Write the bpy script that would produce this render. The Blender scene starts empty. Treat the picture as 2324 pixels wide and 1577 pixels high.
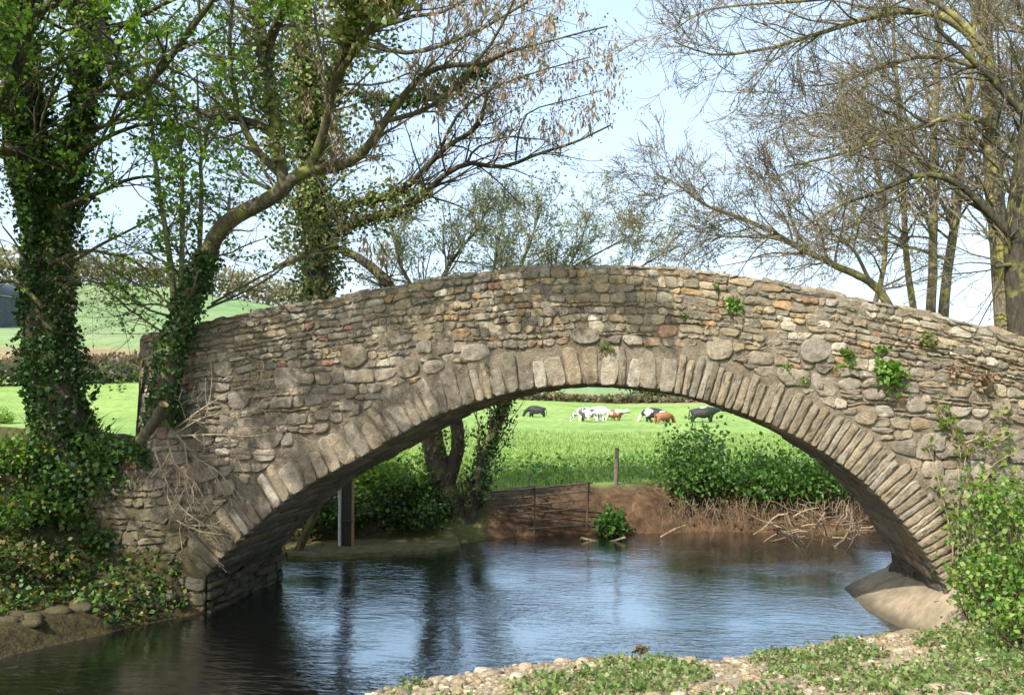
import bpy, math, random
import numpy as np
from mathutils import Matrix, Vector, Euler

R = math.radians
scene = bpy.context.scene
random.seed(5)
rng = np.random.default_rng(11)

# ------------------------------------------------------------------ camera, sky, sun, exposure
FPX, W0, H0 = 2100.0, 2324.0, 1577.0          # focal length in the units of the photo measurements
CAM = Vector((0.0, -12.4, 3.0))
YAW, PITCH = R(8.4), R(3.18)
cam_data = bpy.data.cameras.new('camera')
cam_data.sensor_width = 36.0
cam_data.lens = 36.0 * FPX / W0
cam_data.clip_start, cam_data.clip_end = 0.1, 5000
cam = bpy.data.objects.new('camera', cam_data)
cam.location = CAM
cam.rotation_euler = (R(90) + PITCH, 0, YAW)
scene.collection.objects.link(cam)
scene.camera = cam
SUN_EL, SUN_AZ = R(44), R(30)                  # azimuth: measured from behind the camera towards its left
SUN_DIR = Vector((math.sin(SUN_AZ) * math.cos(SUN_EL), math.cos(SUN_AZ) * math.cos(SUN_EL), -math.sin(SUN_EL)))
world = bpy.data.worlds.new('World'); scene.world = world; world.use_nodes = True
wn = world.node_tree
bg = wn.nodes['Background']
sky = wn.nodes.new('ShaderNodeTexSky'); sky.sky_type = 'NISHITA'; sky.sun_disc = False
sky.sun_elevation = SUN_EL
sky.sun_rotation = math.atan2(-SUN_DIR.x, -SUN_DIR.y)
sky.air_density, sky.dust_density, sky.ozone_density = 1.0, 3.5, 1.0
tc = wn.nodes.new('ShaderNodeTexCoord')           # a thin, even veil of high cloud over the whole sky
vm = wn.nodes.new('ShaderNodeMapping'); vm.inputs['Scale'].default_value = (1, 1, 3.5); wn.links.new(tc.outputs['Generated'], vm.inputs[0])
vn = wn.nodes.new('ShaderNodeTexNoise'); vn.inputs['Scale'].default_value = 2.2; vn.inputs['Detail'].default_value = 5; wn.links.new(vm.outputs[0], vn.inputs['Vector'])
vr = wn.nodes.new('ShaderNodeMapRange'); vr.inputs[1].default_value = .25; vr.inputs[2].default_value = .75; vr.inputs[3].default_value = .30; vr.inputs[4].default_value = .50; wn.links.new(vn.outputs['Fac'], vr.inputs[0])
vx = wn.nodes.new('ShaderNodeMix'); vx.data_type = 'RGBA'; wn.links.new(vr.outputs[0], vx.inputs[0]); wn.links.new(sky.outputs[0], vx.inputs[6]); vx.inputs[7].default_value = (3.7, 4.6, 5.3, 1)
wn.links.new(vx.outputs[2], bg.inputs[0]); bg.inputs[1].default_value = 0.15
sun_data = bpy.data.lights.new('sun', 'SUN'); sun_data.energy = 3.3; sun_data.angle = R(0.5); sun_data.color = (1.0, 0.94, 0.84)
sun = bpy.data.objects.new('sun', sun_data)
sun.rotation_euler = SUN_DIR.to_track_quat('-Z', 'Y').to_euler()
sun.location = (-10, -20, 30)
scene.collection.objects.link(sun)
scene.view_settings.view_transform = 'Standard'
scene.view_settings.look = 'None'
scene.view_settings.exposure = 1.12
scene.view_settings.gamma = 1.0
scene.cycles.use_denoising = True
scene.cycles.adaptive_threshold = 0.02
scene.cycles.max_bounces = 6
scene.cycles.transparent_max_bounces = 8
scene.cycles.diffuse_bounces = 3
scene.cycles.glossy_bounces = 3
scene.cycles.transmission_bounces = 4
scene.cycles.sample_clamp_indirect = 6
scene.cycles.caustics_reflective = False
scene.cycles.caustics_refractive = False

# ------------------------------------------------------------------ measuring helpers
CM = Euler((R(90) + PITCH, 0, YAW)).to_matrix()
def ray(px, py):
    return CM @ Vector(((px - W0 / 2) / FPX, (H0 / 2 - py) / FPX, -1.0))
def atY(px, py, Y=0.0):
    d = ray(px, py); k = (Y - CAM.y) / d.y
    return np.array(CAM + d * k)
def atZ(px, py, Z=0.0):
    d = ray(px, py); k = (Z - CAM.z) / d.z
    return np.array(CAM + d * k)
def norm(a):
    return a / np.maximum(np.linalg.norm(a, axis=-1, keepdims=True), 1e-9)
def smooth(a, b, x):
    t = np.clip((x - a) / (b - a), 0, 1); return t * t * (3 - 2 * t)
def vnoise(x, y, seed=0):
    """smooth value noise, vectorised"""
    x = np.asarray(x, float); y = np.asarray(y, float)
    xi = np.floor(x).astype(np.int64); yi = np.floor(y).astype(np.int64)
    fx = x - xi; fy = y - yi; fx = fx * fx * (3 - 2 * fx); fy = fy * fy * (3 - 2 * fy)
    def h(a, b):
        n = (a * 374761393 + b * 668265263 + seed * 974711) & 0x7fffffff
        n = ((n ^ (n >> 13)) * 1274126177) & 0x7fffffff
        return ((n ^ (n >> 16)) & 0xffff) / 65535.0
    return (h(xi, yi) * (1 - fx) + h(xi + 1, yi) * fx) * (1 - fy) + (h(xi, yi + 1) * (1 - fx) + h(xi + 1, yi + 1) * fx) * fy
def fbm(x, y, seed=0, o=3):
    s = 0; a = 1; t = 0
    for k in range(o):
        s = s + a * vnoise(np.asarray(x) * 2 ** k, np.asarray(y) * 2 ** k, seed + k); t += a; a *= .5
    return s / t
def resample(pts, K):
    """Catmull-Rom through the points, K samples"""
    p = np.asarray(pts, float); n = len(p)
    if n == 2:
        t = np.linspace(0, 1, K)[:, None]; return p[0] * (1 - t) + p[1] * t
    q = np.vstack([2 * p[0] - p[1], p, 2 * p[-1] - p[-2]])
    seg = np.linalg.norm(np.diff(p, axis=0), axis=1); cum = np.concatenate([[0], np.cumsum(seg)])
    s = np.linspace(0, cum[-1], K)
    i = np.clip(np.searchsorted(cum, s, 'right') - 1, 0, n - 2)
    t = ((s - cum[i]) / np.maximum(seg[i], 1e-9))[:, None]
    a, b, c, d = q[i], q[i + 1], q[i + 2], q[i + 3]
    return .5 * (2 * b + (c - a) * t + (2 * a - 5 * b + 4 * c - d) * t ** 2 + (3 * b - a - 3 * c + d) * t ** 3)

# ------------------------------------------------------------------ object helpers
COL = scene.collection
def tag(o, label=None, cat=None, group=None, kind=None):
    if label: o['label'] = label
    if cat: o['category'] = cat
    if group: o['group'] = group
    if kind: o['kind'] = kind
    return o
def empty(name, loc, label=None, cat=None, group=None, rot=(0, 0, 0)):
    o = bpy.data.objects.new(name, None); COL.objects.link(o)
    o.location = [float(c) for c in loc]; o.rotation_euler = rot; o.empty_display_size = .2
    return tag(o, label, cat, group)
class MB:
    """collects vertices, quads and triangles with a colour per vertex; build() links one mesh object"""
    def __init__(s): s.v = []; s.q = []; s.t = []; s.c = []; s.n = 0
    def add(s, v, q=None, t=None, c=(.5, .5, .5)):
        v = np.asarray(v, float).reshape(-1, 3)
        c = np.asarray(c, float)
        if c.ndim == 1: c = np.repeat(c[None, :], len(v), 0)
        s.v.append(v); s.c.append(c)
        if q is not None and len(q): s.q.append(np.asarray(q, np.int64).reshape(-1, 4) + s.n)
        if t is not None and len(t): s.t.append(np.asarray(t, np.int64).reshape(-1, 3) + s.n)
        s.n += len(v)
    def tubes(s, P, Rr, S=5, c=(.5, .5, .5), cap=False):
        P = np.asarray(P, float); Rr = np.asarray(Rr, float)
        if P.ndim == 2: P = P[None]; Rr = Rr[None]
        N, K, _ = P.shape
        if N == 0: return
        T = norm(np.gradient(P, axis=1))
        m = norm(P[:, -1] - P[:, 0])
        ref = np.where(np.abs(m[:, 2:3]) < .8, np.array([[0, 0, 1.]]), np.array([[1., 0.2, 0]]))[:, None, :]
        U = norm(np.cross(T, ref)); V = np.cross(T, U)
        a = np.arange(S) * 2 * np.pi / S
        v = P[:, :, None, :] + Rr[:, :, None, None] * (np.cos(a)[None, None, :, None] * U[:, :, None, :] + np.sin(a)[None, None, :, None] * V[:, :, None, :])
        base = (np.arange(N) * K * S)[:, None, None]
        k = (np.arange(K - 1) * S)[None, :, None]; j = np.arange(S)[None, None, :]; j2 = (j + 1) % S
        q = np.stack([base + k + j, base + k + S + j, base + k + S + j2, base + k + j2], -1).reshape(-1, 4)
        c = np.asarray(c, float)
        if c.ndim == 2: c = np.repeat(c, K * S, 0)
        t = None
        vv = v.reshape(-1, 3)
        if cap:
            tl = []
            for n in range(N):
                for e in (0, K - 1):
                    b = n * K * S + e * S
                    for i in range(1, S - 1):
                        tl.append((b, b + i, b + i + 1) if e else (b, b + i + 1, b + i))
            t = np.array(tl)
        s.add(vv, q, t, c)
    def box(s, lo, hi, c=(.5, .5, .5), M=None):
        x0, y0, z0 = lo; x1, y1, z1 = hi
        v = np.array([[x0, y0, z0], [x1, y0, z0], [x1, y1, z0], [x0, y1, z0], [x0, y0, z1], [x1, y0, z1], [x1, y1, z1], [x0, y1, z1]], float)
        if M is not None: v = v @ np.array(M.to_3x3()).T + np.array(M.translation)
        s.add(v, [[0, 3, 2, 1], [4, 5, 6, 7], [0, 1, 5, 4], [1, 2, 6, 5], [2, 3, 7, 6], [3, 0, 4, 7]], None, c)
    def build(s, name, mat, parent=None, smooth_=True, world_in_parent=True):
        me = bpy.data.meshes.new(name)
        if s.n:
            v = np.vstack(s.v)
            q = np.vstack(s.q) if s.q else np.zeros((0, 4), np.int64)
            t = np.vstack(s.t) if s.t else np.zeros((0, 3), np.int64)
            if parent is not None and world_in_parent:
                v = v - np.array(parent.location if parent.parent is None else (parent.parent.location + parent.location))
            me.vertices.add(len(v)); me.vertices.foreach_set('co', v.astype(np.float32).ravel())
            me.loops.add(4 * len(q) + 3 * len(t)); me.loops.foreach_set('vertex_index', np.concatenate([q.ravel(), t.ravel()]).astype(np.int32))
            me.polygons.add(len(q) + len(t))
            me.polygons.foreach_set('loop_start', np.concatenate([np.arange(len(q)) * 4, 4 * len(q) + np.arange(len(t)) * 3]).astype(np.int32))
            me.polygons.foreach_set('use_smooth', np.full(len(q) + len(t), smooth_))
            c = np.vstack(s.c); at = me.color_attributes.new('col', 'FLOAT_COLOR', 'POINT')
            at.data.foreach_set('color', np.hstack([c, np.ones((len(c), 1))]).astype(np.float32).ravel())
            me.update(calc_edges=True); me.validate()
        o = bpy.data.objects.new(name, me); COL.objects.link(o)
        if mat: me.materials.append(mat)
        if parent is not None: o.parent = parent
        return o

# ------------------------------------------------------------------ materials
def new_mat(name):
    m = bpy.data.materials.new(name); m.use_nodes = True
    nt = m.node_tree; b = nt.nodes['Principled BSDF']; return m, nt, b
def N(nt, t, **kw):
    n = nt.nodes.new(t)
    for k, v in kw.items(): setattr(n, k, v)
    return n
def noise(nt, scale, detail=4, rough=.55, vec=None, dist=0):
    n = N(nt, 'ShaderNodeTexNoise'); n.inputs['Scale'].default_value = scale; n.inputs['Detail'].default_value = detail
    n.inputs['Roughness'].default_value = rough; n.inputs['Distortion'].default_value = dist
    if vec is not None: nt.links.new(vec, n.inputs['Vector'])
    return n.outputs['Fac']
def ramp(nt, src, stops):
    r = N(nt, 'ShaderNodeValToRGB'); e = r.color_ramp.elements
    while len(e) < len(stops): e.new(.5)
    for el, (p, c) in zip(e, stops):
        el.position = p; el.color = (*c, 1) if len(c) == 3 else c
    nt.links.new(src, r.inputs[0]); return r.outputs[0]
def mix(nt, fac, a, b, mode='MIX'):
    m = N(nt, 'ShaderNodeMix', data_type='RGBA', blend_type=mode)
    for sock, val in ((m.inputs[0], fac), (m.inputs[6], a), (m.inputs[7], b)):
        if isinstance(val, (int, float)): sock.default_value = val
        elif isinstance(val, tuple): sock.default_value = (*val, 1)
        else: nt.links.new(val, sock)
    return m.outputs[2]
def bump(nt, b, h, strength=.5, dist=.02):
    n = N(nt, 'ShaderNodeBump'); n.inputs['Strength'].default_value = strength; n.inputs['Distance'].default_value = dist
    nt.links.new(h, n.inputs['Height']); nt.links.new(n.outputs[0], b.inputs['Normal'])
def geo(nt): return N(nt, 'ShaderNodeNewGeometry').outputs['Position']
def attr(nt, name='col'):
    a = N(nt, 'ShaderNodeAttribute'); a.attribute_name = name; return a
def g3(v): return (v, v, v)

def leaf_mat(name, trans=.35, rough=.45):
    m, nt, b = new_mat(name)
    a = attr(nt).outputs['Color']
    nt.links.new(a, b.inputs['Base Color']); b.inputs['Roughness'].default_value = rough
    b.inputs['Specular IOR Level'].default_value = .35
    tr = N(nt, 'ShaderNodeBsdfTranslucent'); nt.links.new(mix(nt, 1.0, a, (1.15, 1.2, .55), 'MULTIPLY'), tr.inputs[0])
    ms = N(nt, 'ShaderNodeMixShader'); ms.inputs[0].default_value = trans
    nt.links.new(b.outputs[0], ms.inputs[1]); nt.links.new(tr.outputs[0], ms.inputs[2])
    nt.links.new(ms.outputs[0], nt.nodes['Material Output'].inputs[0])
    return m
M_leaf = leaf_mat('leaf', .42)
M_ivy = leaf_mat('ivy_leaf', .18, .5)
M_dry = leaf_mat('dry_leaf', .3, .7)

def stone_mat(name, moss=.0, wet=0.):
    m, nt, b = new_mat(name)
    p = geo(nt); a = attr(nt).outputs['Color']
    n1 = noise(nt, 9, 6, .65, p); n2 = noise(nt, 55, 4, .6, p); n3 = noise(nt, 3.1, 5, .6, p)
    c = mix(nt, 1.0, a, ramp(nt, n1, [(.25, g3(.62)), (.5, g3(1.0)), (.75, g3(1.35))]), 'MULTIPLY')
    c = mix(nt, 1.0, c, ramp(nt, n2, [(.3, g3(.78)), (.7, g3(1.2))]), 'MULTIPLY')
    lich = ramp(nt, noise(nt, 14, 5, .7, p, .4), [(.60, g3(0)), (.68, g3(1))])
    c = mix(nt, mix(nt, 1.0, lich, g3(.45), 'MULTIPLY'), c, (.46, .44, .39))
    lich2 = ramp(nt, noise(nt, 6.3, 6, .75, p, .8), [(.62, g3(0)), (.72, g3(1))])
    c = mix(nt, mix(nt, 1.0, lich2, g3(.6), 'MULTIPLY'), c, (.20, .17, .055))
    vs_ = N(nt, 'ShaderNodeMapping'); vs_.inputs['Scale'].default_value = (1, 1, .22); nt.links.new(p, vs_.inputs[0])
    streak = ramp(nt, noise(nt, 4.5, 5, .65, vs_.outputs[0]), [(.48, g3(0)), (.72, g3(.6))])
    c = mix(nt, streak, c, (.12, .10, .07))
    dirt = ramp(nt, n3, [(.50, g3(0)), (.72, g3(.55))])
    c = mix(nt, dirt, c, (.085, .07, .05))
    sx = N(nt, 'ShaderNodeSeparateXYZ'); nt.links.new(p, sx.inputs[0])
    mx = N(nt, 'ShaderNodeMapRange'); mx.inputs[1].default_value = -4.6; mx.inputs[2].default_value = -6.6; nt.links.new(sx.outputs[0], mx.inputs[0])
    mz = N(nt, 'ShaderNodeMapRange'); mz.inputs[1].default_value = 2.3; mz.inputs[2].default_value = 1.0; nt.links.new(sx.outputs[2], mz.inputs[0])
    mm = N(nt, 'ShaderNodeMath', operation='MULTIPLY'); nt.links.new(mx.outputs[0], mm.inputs[0]); nt.links.new(mz.outputs[0], mm.inputs[1])
    mn = mix(nt, 1.0, ramp(nt, noise(nt, 2.4, 5, .7, p), [(.35, g3(.35)), (.6, g3(.95))]), mm.outputs[0], 'MULTIPLY')
    c = mix(nt, mn, c, (.068, .060, .026))                      # moss and algae on the damp foot of the wing wall
    nt.links.new(c, b.inputs['Base Color']); b.inputs['Roughness'].default_value = .9
    b.inputs['Specular IOR Level'].default_value = .25
    h = N(nt, 'ShaderNodeMath', operation='ADD'); nt.links.new(n1, h.inputs[0])
    h2 = N(nt, 'ShaderNodeMath', operation='MULTIPLY'); h2.inputs[1].default_value = .35; nt.links.new(n2, h2.inputs[0]); nt.links.new(h2.outputs[0], h.inputs[1])
    bump(nt, b, h.outputs[0], 1.0, .045)
    return m
M_stone = stone_mat('rubble_stone')
def mortar_mat():
    m, nt, b = new_mat('lime_mortar')
    p = geo(nt)
    n1 = noise(nt, 5, 7, .7, p); n2 = noise(nt, 38, 5, .7, p)
    c = ramp(nt, n1, [(.3, (.12, .098, .07)), (.5, (.205, .17, .125)), (.72, (.29, .245, .185))])
    c = mix(nt, 1.0, c, ramp(nt, n2, [(.3, g3(.62)), (.7, g3(1.3))]), 'MULTIPLY')
    vs_ = N(nt, 'ShaderNodeMapping'); vs_.inputs['Scale'].default_value = (1, 1, .22); nt.links.new(p, vs_.inputs[0])
    c = mix(nt, ramp(nt, noise(nt, 4.5, 5, .65, vs_.outputs[0]), [(.48, g3(0)), (.72, g3(.6))]), c, (.10, .085, .06))
    mo = ramp(nt, noise(nt, 2.1, 6, .7, p, .5), [(.6, g3(0)), (.75, g3(.6))])
    c = mix(nt, mo, c, (.10, .105, .03))
    sx = N(nt, 'ShaderNodeSeparateXYZ'); nt.links.new(p, sx.inputs[0])
    mx = N(nt, 'ShaderNodeMapRange'); mx.inputs[1].default_value = -4.6; mx.inputs[2].default_value = -6.6; nt.links.new(sx.outputs[0], mx.inputs[0])
    mz = N(nt, 'ShaderNodeMapRange'); mz.inputs[1].default_value = 2.3; mz.inputs[2].default_value = 1.0; nt.links.new(sx.outputs[2], mz.inputs[0])
    mm = N(nt, 'ShaderNodeMath', operation='MULTIPLY'); nt.links.new(mx.outputs[0], mm.inputs[0]); nt.links.new(mz.outputs[0], mm.inputs[1])
    c = mix(nt, mm.outputs[0], c, (.07, .062, .028))
    wet = N(nt, 'ShaderNodeMapRange'); wet.inputs[1].default_value = .75; wet.inputs[2].default_value = .25; wet.clamp = True
    nt.links.new(sx.outputs[2], wet.inputs[0])
    wetn = N(nt, 'ShaderNodeMath', operation='MULTIPLY'); nt.links.new(wet.outputs[0], wetn.inputs[0]); wetn.inputs[1].default_value = .75
    c = mix(nt, wetn.outputs[0], c, (.05, .045, .03))          # damp, algae-stained foot of the masonry
    nt.links.new(c, b.inputs['Base Color']); b.inputs['Roughness'].default_value = .95
    b.inputs['Specular IOR Level'].default_value = .2
    h = N(nt, 'ShaderNodeMath', operation='ADD'); nt.links.new(n1, h.inputs[0]); nt.links.new(n2, h.inputs[1])
    bump(nt, b, h.outputs[0], 1.0, .03)
    return m
M_mortar = mortar_mat()

def bark_mat(name, lichen=None, lam=.5, stretch=True):
    m, nt, b = new_mat(name)
    p = geo(nt); a = attr(nt).outputs['Color']
    mp = N(nt, 'ShaderNodeMapping'); mp.inputs['Scale'].default_value = (1, 1, .25); nt.links.new(p, mp.inputs[0])
    n1 = noise(nt, 26, 5, .65, mp.outputs[0]); n2 = noise(nt, 4.5, 5, .6, p)
    c = mix(nt, 1.0, a, ramp(nt, n1, [(.3, g3(.45)), (.55, g3(1.0)), (.75, g3(1.5))]), 'MULTIPLY')
    if lichen:
        c = mix(nt, ramp(nt, n2, [(.62 - lam * .3, g3(0)), (.74 - lam * .3, g3(.85))]), c, lichen)
    nt.links.new(c, b.inputs['Base Color']); b.inputs['Roughness'].default_value = .9; b.inputs['Specular IOR Level'].default_value = .2
    bump(nt, b, n1, .8, .03)
    return m
M_bark = bark_mat('bark_mossy', (.16, .17, .045), .35)
M_bark_lichen = bark_mat('bark_lichen', (.32, .29, .085), .45)
M_bark_plain = bark_mat('bark_plain')

def ground_mat():
    m, nt, b = new_mat('ground_cover')
    p = geo(nt); mk = attr(nt, 'mask').outputs['Color']; mk2 = attr(nt, 'mask2').outputs['Color']
    s1 = N(nt, 'ShaderNodeSeparateColor'); nt.links.new(mk, s1.inputs[0])
    s2 = N(nt, 'ShaderNodeSeparateColor'); nt.links.new(mk2, s2.inputs[0])
    mp = N(nt, 'ShaderNodeMapping'); mp.inputs['Scale'].default_value = (1, .35, 1); nt.links.new(p, mp.inputs[0])
    n1 = noise(nt, .16, 6, .62, p); n2 = noise(nt, 2.2, 5, .7, mp.outputs[0]); n3 = noise(nt, 16, 4, .7, p)
    grass = ramp(nt, n1, [(.3, (.15, .25, .065)), (.5, (.21, .32, .085)), (.7, (.26, .355, .10))])
    grass = mix(nt, 1.0, grass, ramp(nt, n2, [(.3, g3(.66)), (.5, g3(1.0)), (.7, g3(1.25))]), 'MULTIPLY')
    grass = mix(nt, 1.0, grass, ramp(nt, n3, [(.3, g3(.75)), (.7, g3(1.2))]), 'MULTIPLY')
    pasture = ramp(nt, noise(nt, .03, 5, .6, p), [(.3, (.12, .21, .085)), (.5, (.18, .27, .115)), (.62, (.20, .26, .12)), (.75, (.25, .27, .14))])
    pasture = mix(nt, 1.0, pasture, ramp(nt, noise(nt, .35, 5, .7, mp.outputs[0]), [(.3, g3(.8)), (.7, g3(1.15))]), 'MULTIPLY')
    plough = ramp(nt, noise(nt, .5, 5, .7, mp.outputs[0]), [(.3, (.20, .15, .085)), (.7, (.34, .24, .15))])
    soil = ramp(nt, noise(nt, 3.0, 7, .72, p, .5), [(.28, (.03, .019, .011)), (.5, (.095, .058, .033)), (.72, (.20, .125, .072))])
    litter = ramp(nt, noise(nt, 9, 6, .75, p), [(.3, (.018, .015, .008)), (.5, (.045, .036, .018)), (.7, (.075, .075, .022))])  # leaf litter and moss, darkened as well for the tree shade on the bank
    gravel = ramp(nt, noise(nt, 22, 5, .7, p), [(.3, (.12, .095, .06)), (.5, (.30, .245, .16)), (.7, (.45, .38, .27))])
    bed = ramp(nt, noise(nt, 6, 6, .7, p), [(.3, (.035, .024, .010)), (.5, (.10, .062, .022)), (.7, (.19, .12, .045))])
    c = mix(nt, s2.outputs[1], grass, pasture)
    c = mix(nt, s2.outputs[0], c, plough)
    c = mix(nt, s2.outputs[2], c, litter)
    c = mix(nt, s1.outputs[0], c, soil)
    c = mix(nt, s1.outputs[1], c, gravel)
    c = mix(nt, s1.outputs[2], c, bed)
    nt.links.new(c, b.inputs['Base Color']); b.inputs['Roughness'].default_value = .95; b.inputs['Specular IOR Level'].default_value = .15
    h = N(nt, 'ShaderNodeMath', operation='ADD'); nt.links.new(n2, h.inputs[0]); nt.links.new(n3, h.inputs[1])
    bump(nt, b, h.outputs[0], .9, .05)
    return m
M_ground = ground_mat()

def water_mat():
    m, nt, b = new_mat('river_water'); nt.nodes.remove(b)
    p = geo(nt)
    mp = N(nt, 'ShaderNodeMapping'); mp.inputs['Rotation'].default_value = (0, 0, R(12)); mp.inputs['Scale'].default_value = (.55, 1.5, 1); nt.links.new(p, mp.inputs[0])
    n1 = noise(nt, 5.5, 3, .55, mp.outputs[0], .6); n2 = noise(nt, 16, 2, .5, mp.outputs[0], .3); n0 = noise(nt, .45, 2, .5, p)
    amp = N(nt, 'ShaderNodeMapRange'); amp.inputs[1].default_value = .38; amp.inputs[2].default_value = .62; amp.inputs[3].default_value = .25; amp.inputs[4].default_value = 1.35
    nt.links.new(n0, amp.inputs[0])
    h = N(nt, 'ShaderNodeMath', operation='MULTIPLY_ADD'); nt.links.new(n2, h.inputs[0]); h.inputs[1].default_value = .3; nt.links.new(n1, h.inputs[2])
    h2 = N(nt, 'ShaderNodeMath', operation='MULTIPLY'); nt.links.new(h.outputs[0], h2.inputs[0]); nt.links.new(amp.outputs[0], h2.inputs[1])
    bn = N(nt, 'ShaderNodeBump'); bn.inputs['Strength'].default_value = .55; bn.inputs['Distance'].default_value = .03; nt.links.new(h2.outputs[0], bn.inputs['Height'])
    gl = N(nt, 'ShaderNodeBsdfGlossy'); gl.inputs['Roughness'].default_value = .12; gl.inputs[0].default_value = (.86, .94, 1, 1); nt.links.new(bn.outputs[0], gl.inputs['Normal'])
    tr = N(nt, 'ShaderNodeBsdfTransparent'); tr.inputs[0].default_value = (.40, .32, .17, 1)
    fr = N(nt, 'ShaderNodeFresnel'); fr.inputs[0].default_value = 1.7; nt.links.new(bn.outputs[0], fr.inputs['Normal'])
    ms = N(nt, 'ShaderNodeMixShader'); fm = N(nt, 'ShaderNodeMath', operation='MULTIPLY_ADD', use_clamp=True); fm.inputs[1].default_value = .75; fm.inputs[2].default_value = .34; nt.links.new(fr.outputs[0], fm.inputs[0]); nt.links.new(fm.outputs[0], ms.inputs[0]); nt.links.new(tr.outputs[0], ms.inputs[1]); nt.links.new(gl.outputs[0], ms.inputs[2])
    nt.links.new(ms.outputs[0], nt.nodes['Material Output'].inputs[0])
    return m
M_water = water_mat()

def plain_mat(name, col, rough=.8, var=.35, scale=12, bmp=.3, metal=0.):
    m, nt, b = new_mat(name); p = geo(nt)
    n1 = noise(nt, scale, 6, .65, p)
    c = mix(nt, 1.0, col, ramp(nt, n1, [(.3, g3(1 - var)), (.7, g3(1 + var))]), 'MULTIPLY')
    nt.links.new(c, b.inputs['Base Color']); b.inputs['Roughness'].default_value = rough; b.inputs['Metallic'].default_value = metal
    bump(nt, b, n1, bmp, .02)
    return m
M_concrete = plain_mat('apron_concrete', (.27, .22, .15), .9, .4, 4, .6)
def damp_edge(m):
    """a dark wet band and silt line just above the water"""
    nt = m.node_tree; b = nt.nodes['Principled BSDF']; src = b.inputs['Base Color'].links[0].from_socket; p = geo(nt)
    sx = N(nt, 'ShaderNodeSeparateXYZ'); nt.links.new(p, sx.inputs[0])
    ad = N(nt, 'ShaderNodeMath', operation='MULTIPLY_ADD'); nt.links.new(noise(nt, 3.5, 4, .6, p), ad.inputs[0]); ad.inputs[1].default_value = .22; nt.links.new(sx.outputs[2], ad.inputs[2])
    mr = N(nt, 'ShaderNodeMapRange'); mr.inputs[1].default_value = .30; mr.inputs[2].default_value = .14; mr.inputs[4].default_value = .8; nt.links.new(ad.outputs[0], mr.inputs[0])
    st_ = ramp(nt, noise(nt, 1.6, 6, .7, p, .8), [(.45, g3(0)), (.65, g3(.55))])
    c = mix(nt, st_, src, (.13, .12, .06)); nt.links.new(mix(nt, mr.outputs[0], c, (.055, .045, .026)), b.inputs['Base Color'])
damp_edge(M_concrete)
M_wood = plain_mat('weathered_wood', (.15, .125, .095), .9, .45, 30, .5)
M_wood_dark = plain_mat('dark_board', (.035, .03, .022), .85, .4, 22, .3)
M_pipe = plain_mat('white_pipe', (.40, .41, .41), .5, .15, 20, .1)
M_steel = plain_mat('rusty_steel', (.085, .065, .05), .6, .5, 24, .2, .3)
M_moss = plain_mat('mossy_concrete', (.085, .078, .025), .95, .6, 6, .6)
M_cut = plain_mat('cut_wood', (.30, .20, .10), .85, .3, 25, .3)

# ------------------------------------------------------------------ ground and river
def px_line(pts, z=0.0): return [tuple(atZ(a, b, z)[:2]) for a, b in pts]
left_bank = [(-6.24, 0.0), (-6.75, -0.9), (-7.05, -1.6), (-7.55, -2.7), (-8.7, -5.0), (-11, -9), (-16, -16), (-30, -30)]
near_bank = [(-18, -32), (-8.5, -15), (-5.6, -8.5), (-4.2, -5.6), (-3.3, -4.1)] + px_line([(835, 1577), (900, 1556), (1000, 1536), (1089, 1521), (1180, 1508), (1271, 1500), (1350, 1492), (1428, 1490), (1530, 1497), (1634, 1499), (1720, 1486), (1791, 1472), (1870, 1459), (1936, 1448), (2010, 1434), (2050, 1424)])
right_edge = [(3.2, .75), (3.1, 1.8), (3.1, 2.8), (3.5, 3.4), (5.0, 4.0), (9, 4.6), (15, 6), (30, 9), (60, 12)]
far_bank = [(60, 18), (30, 13.5), (15, 9.2)] + px_line([(2080, 1205), (2000, 1207), (1900, 1212), (1750, 1208), (1600, 1206), (1500, 1210), (1400, 1212), (1300, 1213), (1180, 1216), (1090, 1226)])
ledge_edge = px_line([(1060, 1243), (1000, 1250), (900, 1257), (780, 1265), (700, 1270), (655, 1268)]) + [(-6.2, 2.75)]
RIV = left_bank[::-1] + [(-6.24, 0.0)][:0]
river = left_bank + near_bank + right_edge + far_bank + ledge_edge
types = ['L'] * (len(left_bank) - 1) + ['N'] * (len(near_bank) + 1) + ['S'] * 3 + ['R'] * (len(right_edge) - 4 + 1) + ['F'] * (len(far_bank) - 1) + ['E'] * (len(ledge_edge) + 1)
RP = np.array(river, float); RQ = np.roll(RP, -1, 0)
types = (types + ['U'] * len(RP))[:len(RP)]; types[-1] = 'U'
PROF = {'L': (3.1, 2.5), 'N': (11., 1.45), 'S': (1.6, .5), 'R': (1.1, 1.0), 'F': (1.25, 1.0), 'E': (2.6, .95), 'U': (1.2, 2.5)}
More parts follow.
